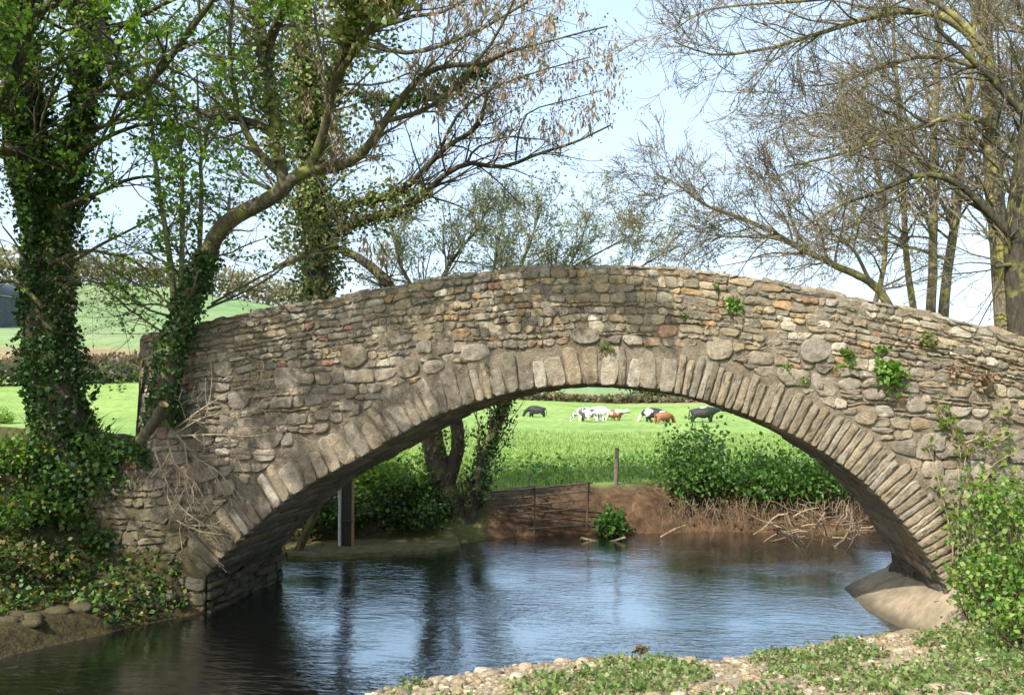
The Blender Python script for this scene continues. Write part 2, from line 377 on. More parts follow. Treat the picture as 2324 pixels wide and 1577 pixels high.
def river_sd(x, y):
    """signed distance to the river outline (positive on land) and the bank profile height there"""
    x = np.asarray(x, float).ravel(); y = np.asarray(y, float).ravel()
    d2 = np.full((len(RP), len(x)), 1e9); inside = np.zeros(len(x), bool)
    for i, (a, b) in enumerate(zip(RP, RQ)):
        e = b - a; t = np.clip(((x - a[0]) * e[0] + (y - a[1]) * e[1]) / (e @ e), 0, 1)
        d2[i] = (x - a[0] - t * e[0]) ** 2 + (y - a[1] - t * e[1]) ** 2
        cond = ((a[1] > y) != (b[1] > y)) & (x < (b[0] - a[0]) * (y - a[1]) / (b[1] - a[1] + 1e-12) + a[0])
        inside ^= cond
    d = np.sqrt(d2.min(0))
    w = 1 / (d2 + .02) ** 2
    sd = np.where(inside, -d, d)
    wid = np.array([PROF[t][0] for t in types])[:, None]; hei = np.array([PROF[t][1] for t in types])[:, None]
    W = w.sum(0)
    hgt = (w * hei).sum(0) / W
    s = np.clip(d[None] / wid, 0, 1)
    isN = np.array([t == 'N' for t in types])[:, None]; isE = np.array([t == 'E' for t in types])[:, None]; isL = np.array([t == 'L' for t in types])[:, None]
    prof = np.where(isN, s ** .9, np.where(isE, smooth(.52, .98, s), np.where(isL, .11 * smooth(0, .10, s) + .89 * smooth(.28, 1, s), 1 - (1 - s) ** 2 * (1 - .3 * s))))
    z_out = (w * hei * prof).sum(0) / W
    kinds = {}
    for k in 'LNSRFEU':
        m = np.array([t == k for t in types])
        kinds[k] = w[m].sum(0) / W
    return sd, z_out, kinds
def hill(x, y):
    """rise of the far fields and the hill above the valley floor, by distance and bearing"""
    dx = x - CAM.x; dy = y - CAM.y
    dist = np.hypot(dx, dy)
    ang = np.arctan2(dx, dy) + YAW                      # azimuth from the viewing direction
    px = W0 / 2 + FPX * np.tan(np.clip(ang, -1.2, 1.2))
    ld = np.log(np.maximum(dist, 1))
    dl = [1, 34, 60, 88, 112, 150, 220, 320, 420, 1500]; zl_ = [0, 0, 1.2, 3.3, 5.2, 9.2, 20, 38, 50, 60]
    dc = [1, 66, 90, 116, 165, 230, 320, 420, 1500]; zc_ = [0, 0, .6, 1.45, 2.9, 5, 8, 11, 14]
    g_ = np.linspace(0, 7.4, 300)
    def prof_(d_, z_):
        v = np.interp(np.exp(g_), d_, z_); k = np.hanning(9); k /= k.sum()
        return np.interp(ld, g_, np.convolve(np.pad(v, 4, mode='edge'), k, 'valid'))
    w = np.interp(px, [-4000, 350, 650, 1000, 1400], [1, 1, .82, .25, 0])
    return np.where(dy > 0, w * prof_(dl, zl_) + (1 - w) * prof_(dc, zc_), 0), dist, px
def ground_z(x, y):
    shp = np.shape(x); x = np.asarray(x, float).ravel(); y = np.asarray(y, float).ravel()
    sd, zo, K = river_sd(x, y)
    rough = (fbm(x * 1.3, y * 1.3, 3) - .5) * .16
    # left bank falls back to field level away from the bridge
    lv = np.clip(K['L'] + K['U'] + K['E'] * (x < -7), 0, 1)
    h, dist, px = hill(x, y)
    far = smooth(12, 34, np.maximum(np.abs(y - 1), (np.abs(x) - 4)))
    base = 0.98
    zl = np.where((x < -6) & (y > -40), 1, 0) * smooth(0.6, 2.2, -6.4 - x) * (1 - smooth(7, 26, y)) * smooth(.05, .5, y)
    z_land = zo * (1 - far) + base * far
    z_land = np.maximum(z_land, zl * 2.55 * smooth(0, 1.2, sd) * (1 - .25 * smooth(0, 6, y)))
    z = np.where(sd > 0, z_land + h + rough * smooth(0, 1.0, sd), -np.minimum(.6, .05 + .24 * -sd) + rough * .5)
    # abutment ground on the right of the bridge
    return z.reshape(shp)
def gz(x, y): return float(ground_z(np.array([x]), np.array([y]))[0])

def axis(lo, hi, step, far_lo, far_hi, g=1.13):
    a = list(np.arange(lo, hi + 1e-6, step)); s = step
    while a[-1] < far_hi: s *= g; a.append(a[-1] + s)
    s = step
    b = [a[0]]
    while b[-1] > far_lo: s *= g; b.append(b[-1] - s)
    return np.array(b[:0:-1] + a)
gx = axis(-11.5, 10.5, .13, -900, 900); gy = axis(-9, 14, .13, -300, 1500, 1.07)
GX, GY = np.meshgrid(gx, gy); GZ = np.empty(GX.shape)
ZK = {}
fl_x, fl_y = GX.ravel(), GY.ravel()
GZ = ground_z(fl_x, fl_y).reshape(GX.shape)
nx, ny = len(gx), len(gy)
idx = np.arange(nx * ny).reshape(ny, nx)
quads = np.stack([idx[:-1, :-1], idx[:-1, 1:], idx[1:, 1:], idx[1:, :-1]], -1).reshape(-1, 4)
gm = MB(); gm.add(np.stack([fl_x, fl_y, GZ.ravel()], -1), quads)
ground = gm.build('ground', M_ground); tag(ground, 'grassy field, earthen river banks and stony beach', kind='structure')
sd, zo, KK = river_sd(fl_x, fl_y); hh, dist, hpx = hill(fl_x, fl_y)
nz = fbm(fl_x * .9, fl_y * .9, 21)
m = np.zeros((nx * ny, 4), np.float32); m[:, 3] = 1
soilw = (KK['F'] + KK['R']) * smooth(2.0, .8, sd + (nz - .5) * 1.4)
m[:, 0] = np.clip(soilw, 0, 1) * (sd < 12)
m[:, 1] = np.clip((KK['N'] + KK['S']) * smooth(4.5, 2.2, sd + (nz - .5) * 2.5), 0, 1)
m[:, 2] = smooth(.05, -.12, sd)
a = ground.data.attributes.new('mask', 'FLOAT_COLOR', 'POINT'); a.data.foreach_set('color', m.ravel())
m2 = np.zeros((nx * ny, 4), np.float32); m2[:, 3] = 1
wob = (fbm(fl_x * .03, fl_y * .03, 8) - .5) * 16
dd = dist + wob
m2[:, 0] = np.clip(smooth(112, 117, dd) * smooth(156, 146, dd), 0, 1) * (fl_y > 0) * .9
m2[:, 1] = smooth(120, 170, dd) * (fl_y > 0)
m2[:, 2] = np.clip((KK['L'] + KK['U'] + KK['E']) * smooth(7, 3.5, sd + (nz - .5) * 3), 0, 1) * (fl_y < 14)
a = ground.data.attributes.new('mask2', 'FLOAT_COLOR', 'POINT'); a.data.foreach_set('color', m2.ravel())

wm = MB()
wx = np.linspace(-34, 62, 60); wy = np.linspace(-34, 20, 40); WX, WY = np.meshgrid(wx, wy)
wi = np.arange(WX.size).reshape(WX.shape)
wm.add(np.stack([WX.ravel(), WY.ravel(), np.zeros(WX.size)], -1), np.stack([wi[:-1, :-1], wi[:-1, 1:], wi[1:, 1:], wi[1:, :-1]], -1).reshape(-1, 4))
river_o = wm.build('river', M_water); tag(river_o, 'rippled river water flowing under the arch', kind='structure')

# ------------------------------------------------------------------ stone arch bridge
DEPTH = 2.7
arch_px = [(468, 1312), (478, 1296), (520, 1250), (560, 1211), (640, 1141), (700, 1099), (760, 1067), (820, 1036), (870, 1006), (935, 970), (1000, 938), (1100, 905), (1200, 882), (1310, 871), (1420, 874), (1550, 894), (1690, 937), (1800, 985), (1900, 1045), (2000, 1128), (2080, 1222), (2130, 1300), (2150, 1335)]
A = resample([atY(*p) for p in arch_px], 221)[:, [0, 2]]
A = np.array(A)
AX0, AX1 = A[0, 0], A[-1, 0]
top_px = [(318, 772), (400, 752), (460, 735), (560, 715), (700, 690), (800, 671), (900, 651), (1020, 630), (1150, 615), (1250, 609), (1350, 606), (1500, 608), (1650, 625), (1750, 642), (1850, 660), (2000, 690), (2150, 722), (2324, 771), (2500, 830)]
TP = np.array([atY(*p)[[0, 2]] for p in top_px])
TP = np.vstack([TP, [7.0, TP[-1, 1] - .62], [9.5, TP[-1, 1] - 1.15]])
XL, XR = TP[0, 0], 9.0
XW = XL - 1.25                                   # low wing wall left of the parapet end
def top(x): return np.interp(x, np.concatenate([[XW, XL - .004], TP[:, 0]]), np.concatenate([[1.75, 2.35], TP[:, 1]])) + .035 * (vnoise(np.asarray(x) * 3.1, 0 * np.asarray(x), 4) - .5)
def arch_z(x): return np.interp(x, A[:, 0], A[:, 1])
bridge = empty('stone_bridge', (-1.2, 0, 0), 'old rubble stone bridge with one wide arch over the river', 'bridge')
# the solid body: a profile lofted along the bridge
xs_l = np.concatenate([np.linspace(XW, XL - .004, 18), np.linspace(XL, AX0, 22)]); xs_r = np.linspace(AX1, XR, 60)
cols = [(x, -0.5) for x in xs_l] + [(p[0], p[1]) for p in A] + [(x, -0.5) for x in xs_r]
NF = 56
bm_ = MB(); prof = []
for x, zb in cols:
    zt = float(top(x)); zz = np.linspace(zb, zt, NF)
    f = np.stack([np.full(NF, x), np.zeros(NF), zz], -1)
    dk = .75 if x >= XL else .05
    rest = np.array([[x, .02, zt + .02], [x, .2, zt + .045], [x, .40, zt + .02], [x, .42, zt - dk], [x, DEPTH - .42, zt - dk], [x, DEPTH - .4, zt + .02], [x, DEPTH - .2, zt + .04], [x, DEPTH, zt], [x, DEPTH, zt * .5 + zb * .5], [x, DEPTH, zb], [x, DEPTH * .66, zb], [x, DEPTH * .33, zb]])
    prof.append(np.vstack([f, rest]))
prof = np.array(prof); nc, npf, _ = prof.shape
fx, fz = prof[:, :NF, 0], prof[:, :NF, 2]
amp = .035 * np.minimum(1, np.minimum(fz - fz[:, :1], fz[:, -1:] - fz) / .1)
prof[:, :NF, 1] += .001 - (fbm(fx * 6, fz * 6, 31) - .5) * amp * 1.3 - (fbm(fx * .9, fz * .9, 35, 2) - .5) * .10 - .020 * (fbm(fx * 1.7, fz * 1.7, 39, 2) - .52)
pi_ = np.arange(nc * npf).reshape(nc, npf); pn = np.roll(pi_, -1, 1)
q = np.stack([pi_[:-1], pi_[1:], pn[1:], pn[:-1]], -1).reshape(-1, 4)
bm_.add(prof.reshape(-1, 3), q)
for e, flip in ((0, True), (nc - 1, False)):        # end faces
    r0 = pi_[e]; cen = prof[e].mean(0)
    bm_.add(np.vstack([prof[e], cen]), None, [((i + 1) % npf, i, npf) if flip else (i, (i + 1) % npf, npf) for i in range(npf)])
body = bm_.build('wall_core', M_mortar, bridge)
def face_y(x, z): return -(fbm(np.asarray(x) * .9, np.asarray(z) * .9, 35, 2) - .5) * .10

# stones --------------------------------------------------------------------------------
RING = .52
Tn = norm(np.gradient(A, axis=0)); Nn = np.stack([-Tn[:, 1], Tn[:, 0]], -1)     # outward (up) normal
Nn[Nn[:, 1] < 0] *= -1
EX = A + Nn * (RING + .02)
def extr(x): return np.interp(x, EX[:, 0], EX[:, 1], left=-9, right=-9)
def in_ring(p):
    return np.min(np.hypot(EX[:, 0] - p[0], EX[:, 1] - p[1]))
PAL = np.array([(.255, .205, .14), (.22, .185, .14), (.295, .24, .165), (.18, .155, .125), (.31, .245, .155), (.245, .215, .175), (.255, .19, .115), (.36, .31, .235)])
RARE = np.array([(.34, .21, .095), (.26, .14, .085), (.46, .42, .34), (.33, .23, .12), (.15, .135, .12), (.42, .37, .28)])
def stone_colour(rare=.17):
    c = RARE[rng.integers(len(RARE))] if rng.random() < rare else PAL[rng.integers(len(PAL))]
    return c * rng.uniform(.85, 1.35)
def clip_half(poly, n, d):
    out = []; L = len(poly)
    s = poly @ n - d
    for i in range(L):
        j = (i + 1) % L
        if s[i] <= 0: out.append(poly[i])
        if (s[i] <= 0) != (s[j] <= 0):
            t = s[i] / (s[i] - s[j]); out.append(poly[i] + t * (poly[j] - poly[i]))
    return np.array(out)
def round_poly(poly, n=12, it=2, cut=.25):
    for _ in range(it):
        nx_ = np.roll(poly, -1, 0)
        poly = np.stack([poly * (1 - cut) + nx_ * cut, poly * cut + nx_ * (1 - cut)], 1).reshape(-1, 2)
    seg = np.linalg.norm(np.roll(poly, -1, 0) - poly, axis=1); cum = np.concatenate([[0], np.cumsum(seg)])
    s = np.linspace(0, cum[-1], n, endpoint=False); cl = np.vstack([poly, poly[:1]])
    return np.stack([np.interp(s, cum, cl[:, k]) for k in (0, 1)], -1)
def stone_geo(poly, proud, back=.07, tilt=.08, rough=.012):
    """a rounded block from its outline on the face: returns verts, quads, tris"""
    n = len(poly); c = poly.mean(0)
    tg = norm(np.roll(poly, -1, 0) - np.roll(poly, 1, 0)); inn = np.stack([-tg[:, 1], tg[:, 0]], -1)
    seg_ = np.linalg.norm(np.roll(poly, -1, 0) - poly, axis=1).sum()
    area_ = .5 * abs(np.sum(poly[:, 0] * np.roll(poly[:, 1], -1) - np.roll(poly[:, 0], -1) * poly[:, 1]))
    minor = 2 * area_ / seg_
    i2 = min(.022, .42 * minor)
    tx, tz = rng.normal(0, tilt, 2)
    rings = []
    yb = face_y(c[0], c[1])
    for ins, y in ((-.004, back), (0, -proud * .35), (i2 * .3, -proud * .88), (i2, -proud)):
        pp = poly + inn * ins
        yy = y + ((pp[:, 0] - c[0]) * tx + (pp[:, 1] - c[1]) * tz) * (y < 0)
        pp = pp + rng.normal(0, rough * .3, pp.shape) * (y < 0)
        yy = yy + rng.normal(0, rough * .55, n) * (y < 0)
        rings.append(np.stack([pp[:, 0], yy + yb, pp[:, 1]], -1))
    cen = np.array([[c[0], -proud + yb + rng.normal(0, rough * .6), c[1]]])
    v = np.vstack(rings + [cen])
    i = np.arange(n); j = (i + 1) % n
    q = np.vstack([np.stack([r * n + i, r * n + j, (r + 1) * n + j, (r + 1) * n + i], -1) for r in range(3)])
    t = np.stack([3 * n + i, 3 * n + j, np.full(n, 4 * n)], -1)
    return v, q, t
# orientation: outlines run anticlockwise seen from the camera side (x right, z up) so normals face -y
def ccw(p):
    a = np.sum(p[:, 0] * np.roll(p[:, 1], -1) - np.roll(p[:, 0], -1) * p[:, 1])
    return p if a > 0 else p[::-1]

# voussoirs
seg = np.linalg.norm(np.diff(A, axis=0), axis=1); acum = np.concatenate([[0], np.cumsum(seg)])
def at_arc(s): return np.array([np.interp(s, acum, A[:, 0]), np.interp(s, acum, A[:, 1])]), norm(np.array([np.interp(s, acum, Nn[:, 0]), np.interp(s, acum, Nn[:, 1])]))
s = .05; arc_split = acum[np.argmin(np.abs(A[:, 0] - .25))]
while s < acum[-1] - .05:
    left = s < arc_split
    wdt = rng.uniform(.10, .26) if left else rng.uniform(.08, .12)
    e = min(s + wdt, acum[-1] - .02)
    ln = rng.uniform(.34, .56) if left else rng.uniform(.44, .54)
    (p0, n0), (p1, n1) = at_arc(s), at_arc(e)
    lean = rng.normal(0, .03 if left else .012)
    g = .009 if left else .006
    d = norm(p1 - p0)
    poly = np.array([p0 + d * g - n0 * .012, p1 - d * g - n1 * .012, p1 - d * g + n1 * ln + d * lean, p0 + d * g + n0 * (ln + rng.normal(0, .03 if left else .01)) + d * lean])
    if left: poly = poly + rng.normal(0, .012, poly.shape) * np.array([[0.3], [0.3], [1], [1]])
    poly = ccw(poly); poly = round_poly(poly, 16, 1, .12 if left else .06)
    col = (PAL[rng.integers(len(PAL))] * .5 + np.array((.225, .195, .14)) * .5) * rng.uniform(.8, 1.2)
    if left and rng.random() < .12: col = np.array((.40, .36, .29))
    vv, qq, tt = stone_geo(poly, rng.uniform(.020, .040) if left else rng.uniform(.020, .034), .12, .05, .013)
    mb = MB(); mb.add(vv, qq, tt, col); mb.build('voussoir', M_stone, bridge)
    s = e

# rubble: rough courses that follow the hump of the parapet and level out lower down, broken by bigger blocks
TT = TP[:, 1].max()
def level(d, x):
    g_ = np.maximum(.22, 1 - d / 2.6)
    return TT - d + (np.interp(x, TP[:, 0], TP[:, 1]) - TT) * g_
def edge_z(k, d, x, h): return level(d, x) + (vnoise(np.asarray(x) * 2.1, np.asarray(x) * 0 + k * 7.3, 90) - .5) * h * .75 + (vnoise(np.asarray(x) * 6.3, np.asarray(x) * 0 + k * 3.1, 93) - .5) * h * .35
def poly_area(p_): return .5 * abs(np.sum(p_[:, 0] * np.roll(p_[:, 1], -1) - np.roll(p_[:, 0], -1) * p_[:, 1]))
def keep_clear(poly):
    """pull an outline off the arch ring, the parapet top and the wall ends; None when nothing is left of it"""
    c_ = poly.mean(0)
    t_ = float(top(c_[0]))
    if c_[1] > t_ - .02 or c_[1] < .03: return None
    dm = np.hypot(A[:, 0] - c_[0], A[:, 1] - c_[1]); m_ = dm.argmin()
    foot_l = c_[0] < AX0 - .05 and c_[1] < A[0, 1] - .03; foot_r = c_[0] > AX1 + .05 and c_[1] < A[-1, 1] - .03
    if not (foot_l or foot_r):
        if AX0 - .02 < c_[0] < AX1 + .02 and c_[1] < arch_z(c_[0]) + .02: return None
        if dm[m_] < RING + .03: return None
        for k_ in range(len(poly)):
            p = poly[k_]; dm = np.hypot(A[:, 0] - p[0], A[:, 1] - p[1]); m_ = dm.argmin()
            inside = AX0 < p[0] < AX1 and p[1] < arch_z(p[0])
            if dm[m_] < RING + .015 or inside:
                dirv = c_ - A[m_]; poly[k_] = A[m_] + dirv / np.linalg.norm(dirv) * (RING + .015)
    elif foot_l: poly[:, 0] = np.minimum(poly[:, 0], AX0 - .012)
    else: poly[:, 0] = np.maximum(poly[:, 0], AX1 + .012)
    poly[:, 1] = np.minimum(poly[:, 1], top(poly[:, 0]) - .004)
    poly[:, 0] = np.maximum(poly[:, 0], (XW if c_[1] < 2.2 else XL) + .01)
    return poly if poly_area(poly) > .0014 else None
blocks = []; stones = []
for _ in range(900):                                # bigger blocks first
    x_ = rng.uniform(XW, 7.4); d_ = rng.uniform(.15, 4.2); z_ = float(level(d_, x_))
    big_ = rng.random() < np.interp(d_, [0, .7, 1.1, 2.2], [.06, .12, .75, .6])
    if not big_: continue
    w_ = rng.uniform(.10, .22) * (1 if d_ > .9 else .7); h_ = w_ * rng.uniform(.5, .85)
    if any(abs(x_ - q_[0]) < (w_ + q_[2]) * 1.25 and abs(z_ - q_[1]) < (h_ + q_[3]) * 1.15 for q_ in blocks): continue
    an = np.arange(9) * 2 * np.pi / 9 + rng.random() * .6
    sq = 1 / np.maximum(np.abs(np.cos(an)), np.abs(np.sin(an))) ** rng.uniform(.55, 1.0)
    poly = np.stack([x_ + np.cos(an) * w_ * sq * rng.uniform(.85, 1.1, 9), z_ + np.sin(an) * h_ * sq * rng.uniform(.85, 1.1, 9)], -1)
    poly = keep_clear(poly)
    if poly is None or poly_area(poly) < w_ * h_ * 1.6: continue
    blocks.append((x_, z_, w_, h_)); stones.append((poly_area(poly), round_poly(ccw(poly), 12, 1, .12)))
BK = np.array(blocks)
d_ = .012; k_row = 0
while d_ < 5.4:
    h_ = rng.uniform(.075, .125) if d_ < .95 else rng.uniform(.12, .21)
    x_ = XW + rng.uniform(0, .1)
    while x_ < 7.6:
        w_ = min(.44, h_ * rng.choice([.8, 1.15, 1.5, 2.0, 2.8], p=[.18, .30, .28, .18, .06]) * rng.uniform(.85, 1.15)); x2 = x_ + w_
        parts_ = [(0., 1.)] if (h_ < .13 or rng.random() < .78) else [(0., .48), (.52, 1.)]
        for f0, f1 in parts_:
            gp = rng.uniform(.004, .012); sl = rng.normal(0, .018, 2)
            xsx = np.array([x_ + gp, (x_ + x2) / 2 + rng.normal(0, .02), x2 - gp])
            zb_ = edge_z(k_row + 1, d_ + h_, xsx, h_); zt_ = edge_z(k_row, d_, xsx, h_)
            lo = zb_ + (zt_ - zb_) * f0 + gp * .8; hi = zb_ + (zt_ - zb_) * f1 - gp * .8
            poly = np.array([(xsx[0] + sl[0], lo[0]), (xsx[1], lo[1]), (xsx[2] + sl[1], lo[2]), (xsx[2] + .012, (lo[2] + hi[2]) / 2), (xsx[2] - sl[1], hi[2]), (xsx[1], hi[1]), (xsx[0] - sl[0], hi[0]), (xsx[0] - .012, (lo[0] + hi[0]) / 2)])
            poly += rng.normal(0, .006, poly.shape)
            c_ = poly.mean(0)
            if len(BK) and np.any(((c_[0] - BK[:, 0]) / (BK[:, 2] * 1.0)) ** 2 + ((c_[1] - BK[:, 1]) / (BK[:, 3] * 1.0)) ** 2 < 1.0): continue
            poly = keep_clear(poly)
            if poly is None: continue
            stones.append((poly_area(poly), round_poly(ccw(poly), 12, 1, rng.uniform(.06, .2))))
        x_ = x2
    d_ += h_; k_row += 1
stones.sort(key=lambda s_: -s_[0] * (s_[1][:, 0].mean() < 4.7))
rest = MB()
for i, (area, poly) in enumerate(stones):
    col = stone_colour(.07 if area > .03 else .15)
    up = float(top(poly[:, 0].mean()) - poly[:, 1].mean()); col = (col * .75 + np.array((.235, .20, .15)) * .25) * rng.uniform(.85, 1.15)
    if up > .9 and area > .02: col = col * .5 + np.array((.235, .205, .165)) * .5 * rng.uniform(.8, 1.2)
    vv, qq, tt = stone_geo(poly, rng.uniform(.006, .036) + (.008 if area > .045 else 0), .07, .09, .013)
    if i < 296:
        mb = MB(); mb.add(vv, qq, tt, col); mb.build('stone', M_stone, bridge)
    else: rest.add(vv, qq, tt, col)
ro = rest.build('rubble_stones', M_stone, bridge); ro['kind'] = 'stuff'
# coping: a rough cap of flat stones bedded along the parapet top
x = XL + .02
while x < 7.6:
    w_ = rng.uniform(.16, .42); e = x + w_ - .02
    zt0, zt1 = float(top(x)), float(top(e)); hgt = rng.uniform(.012, .055)
    mb = MB(); ov = rng.uniform(-.005, .025)
    px_ = np.linspace(x, e, 5); zl = np.interp(px_, [x, e], [zt0, zt1])
    vs = []
    for y_, dz in ((-ov, -.01), (-ov * .8, hgt * .75), (.06, hgt), (.38, hgt * .9), (.43, -.01)):
        vs.append(np.stack([px_, np.full(5, y_) + rng.normal(0, .008, 5) + face_y(px_, zl) * (y_ < .1), zl + dz + rng.normal(0, .011, 5)], -1))
    vs = np.array(vs); ii = np.arange(25).reshape(5, 5)
    qs = np.stack([ii[:-1, :-1], ii[:-1, 1:], ii[1:, 1:], ii[1:, :-1]], -1).reshape(-1, 4)
    mb.add(vs.reshape(-1, 3), qs, [(0, 5, 10), (0, 10, 15), (0, 15, 20), (4, 14, 9), (4, 19, 14), (4, 24, 19)], (PAL[rng.integers(len(PAL))] * .6 + np.array((.22, .185, .13)) * .4) * rng.uniform(.75, 1.15))
    mb.build('coping_stone', M_stone, bridge)
    x += w_

# stones of the vault's underside
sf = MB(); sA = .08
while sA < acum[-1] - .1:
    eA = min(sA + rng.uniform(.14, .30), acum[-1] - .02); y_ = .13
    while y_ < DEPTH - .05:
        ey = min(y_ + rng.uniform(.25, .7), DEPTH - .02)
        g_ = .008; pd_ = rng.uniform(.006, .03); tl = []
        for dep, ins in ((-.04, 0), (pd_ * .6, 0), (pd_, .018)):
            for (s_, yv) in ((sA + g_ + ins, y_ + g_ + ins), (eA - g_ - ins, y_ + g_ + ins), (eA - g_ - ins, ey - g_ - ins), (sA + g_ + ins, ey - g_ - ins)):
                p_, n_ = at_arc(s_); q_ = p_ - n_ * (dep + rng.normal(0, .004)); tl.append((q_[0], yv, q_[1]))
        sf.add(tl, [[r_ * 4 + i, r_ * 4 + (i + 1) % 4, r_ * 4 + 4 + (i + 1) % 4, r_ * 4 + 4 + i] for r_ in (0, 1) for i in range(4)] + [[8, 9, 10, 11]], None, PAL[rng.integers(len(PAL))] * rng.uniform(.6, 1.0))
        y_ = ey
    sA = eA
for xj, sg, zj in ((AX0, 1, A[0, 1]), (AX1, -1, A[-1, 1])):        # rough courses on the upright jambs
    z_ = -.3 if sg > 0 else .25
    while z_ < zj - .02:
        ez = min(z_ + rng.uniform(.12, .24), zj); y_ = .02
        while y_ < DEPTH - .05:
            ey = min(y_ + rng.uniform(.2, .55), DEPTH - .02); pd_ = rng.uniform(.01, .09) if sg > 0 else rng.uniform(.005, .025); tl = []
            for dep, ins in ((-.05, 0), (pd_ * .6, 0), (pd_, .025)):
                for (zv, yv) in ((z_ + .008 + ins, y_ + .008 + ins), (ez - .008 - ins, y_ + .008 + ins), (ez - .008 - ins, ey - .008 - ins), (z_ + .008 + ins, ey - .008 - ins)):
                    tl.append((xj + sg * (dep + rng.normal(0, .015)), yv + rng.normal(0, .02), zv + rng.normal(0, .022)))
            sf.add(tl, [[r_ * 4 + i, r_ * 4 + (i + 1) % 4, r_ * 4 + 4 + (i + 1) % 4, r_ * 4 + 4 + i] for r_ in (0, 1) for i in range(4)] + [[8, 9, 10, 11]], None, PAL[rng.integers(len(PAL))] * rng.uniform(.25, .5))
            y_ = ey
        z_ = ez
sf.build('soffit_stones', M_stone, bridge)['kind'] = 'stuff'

# sloping concrete apron at the right springing
ap = MB(); U_, V_ = 14, 22; rows = []
for v in np.linspace(0, 1, V_):
    y = -1.3 + v * 4.35
    xw = np.interp(y, [-1.3, -.6, 0, .5, .9, 1.8, 3.05], [3.75, 3.50, 3.40, 3.28, 3.14, 3.02, 3.0])
    zw = np.interp(y, [-1.3, -.6, 0, .5, 3.05], [.34, .26, .10, -.03, -.03])
    xs_ = np.interp(y, [-1.3, -.6, -.15, 3.05], [4.5, 4.2, AX1 + .1, AX1 + .1])
    xe = np.interp(y, [-1.3, -.3, 0, 3.05], [4.9, 4.8, AX1 + .4, AX1 + .2])
    zt = np.interp(y, [-1.3, -.6, 0, 1.4, 3.05], [.50, .62, .70, .54, .40])
    for u in np.linspace(0, 1, U_):
        xx = xw + u * (xe - xw)
        rows.append((xx, y, zw + (zt - zw) * min(1, (xx - xw) / (xs_ - xw)) ** .75 + .03 * (fbm(xx * 2.5, y * 2.5, 5) - .5)))
ii = np.arange(U_ * V_).reshape(V_, U_)
ap.add(rows, np.stack([ii[:-1, :-1], ii[:-1, 1:], ii[1:, 1:], ii[1:, :-1]], -1).reshape(-1, 4))
edge = np.array(rows).reshape(V_, U_, 3)[:, 0]
sk = np.vstack([edge, edge + np.array([.03, 0, -.3])]); k = np.arange(V_ - 1)
ap.add(sk, np.stack([k + 1, k, k + V_, k + V_ + 1], -1))
o = ap.build('concrete_apron', M_concrete); tag(o, 'sloping concrete apron running into the river at the right foot of the arch', 'apron')

# ================================================================== vegetation tools
def spawn(P, Rr, n, t0, t1, a0, a1, l0, l1, rr=.6, K=5, up=0., wig=.18, rtip=.35, bias=None, rmax=9., taper=.5):
    P = np.asarray(P, float); Np, Kp, _ = P.shape
    idx = np.repeat(np.arange(Np), n); M = len(idx)
    if M == 0: return np.zeros((0, K, 3)), np.zeros((0, K))
    tt = rng.uniform(t0, t1, M); t = tt * (Kp - 1); i = np.clip(t.astype(int), 0, Kp - 2); f = (t - i)[:, None]
    p = P[idx, i] * (1 - f) + P[idx, i + 1] * f
    r = Rr[idx, i] * (1 - f[:, 0]) + Rr[idx, i + 1] * f[:, 0]
    T = norm(P[idx, i + 1] - P[idx, i])
    rv = rng.normal(0, 1, (M, 3))
    if bias is not None: rv = rv + np.asarray(bias)
    rv = norm(rv - np.sum(rv * T, 1, keepdims=True) * T)
    an = rng.uniform(a0, a1, M)[:, None]
    d = norm(T * np.cos(an) + rv * np.sin(an))
    L = rng.uniform(l0, l1, M) * (1 - taper * tt)
    out = np.empty((M, K, 3)); out[:, 0] = p
    for k in range(1, K):
        d = norm(d + rng.normal(0, wig, (M, 3)) + np.array([0, 0, up]))
        out[:, k] = out[:, k - 1] + d * (L / (K - 1))[:, None]
    r0 = np.minimum(r * rr, rmax)
    return out, r0[:, None] * np.linspace(1, rtip, K)[None]
def along(P, n, jitter=0., t0=0., t1=1.):
    """n random points per polyline"""
    P = np.asarray(P, float); Np, K, _ = P.shape
    idx = np.repeat(np.arange(Np), n); t = rng.uniform(t0, t1, len(idx)) * (K - 1); i = np.clip(t.astype(int), 0, K - 2); f = (t - i)[:, None]
    return P[idx, i] * (1 - f) + P[idx, i + 1] * f + rng.normal(0, 1, (len(idx), 3)) * jitter
def pick(pal, n, jit=.18):
    pal = np.asarray(pal, float); c = pal[rng.integers(len(pal), size=n)]
    return np.clip(c * rng.uniform(1 - jit, 1 + jit, (n, 1)), 0, 1)
def leaves(mb, pos, size, pal, up=.6, asp=.38, hang=0., jit=.2, sz_jit=.4):
    n = len(pos)
    if n == 0: return
    nn = norm(rng.normal(0, 1, (n, 3)) + np.array([0, 0, up]))
    a = rng.normal(0, 1, (n, 3)); a[:, 2] -= hang
    a = norm(a - np.sum(a * nn, 1, keepdims=True) * nn) if hang < 3 else norm(a)
    if hang >= 3: nn = norm(np.cross(a, rng.normal(0, 1, (n, 3))))
    w = np.cross(nn, a)
    s = (size * rng.uniform(1 - sz_jit, 1 + sz_jit, n))[:, None]
    b = pos; l = pos + a * s * .45 + w * s * asp + nn * s * .12; r = pos + a * s * .45 - w * s * asp + nn * s * .12; t = pos + a * s
    v = np.stack([b, r, t, l], 1).reshape(-1, 3)
    c = np.repeat(pick(pal, n, jit), 4, 0)
    mb.add(v, np.arange(4 * n).reshape(-1, 4), None, c)
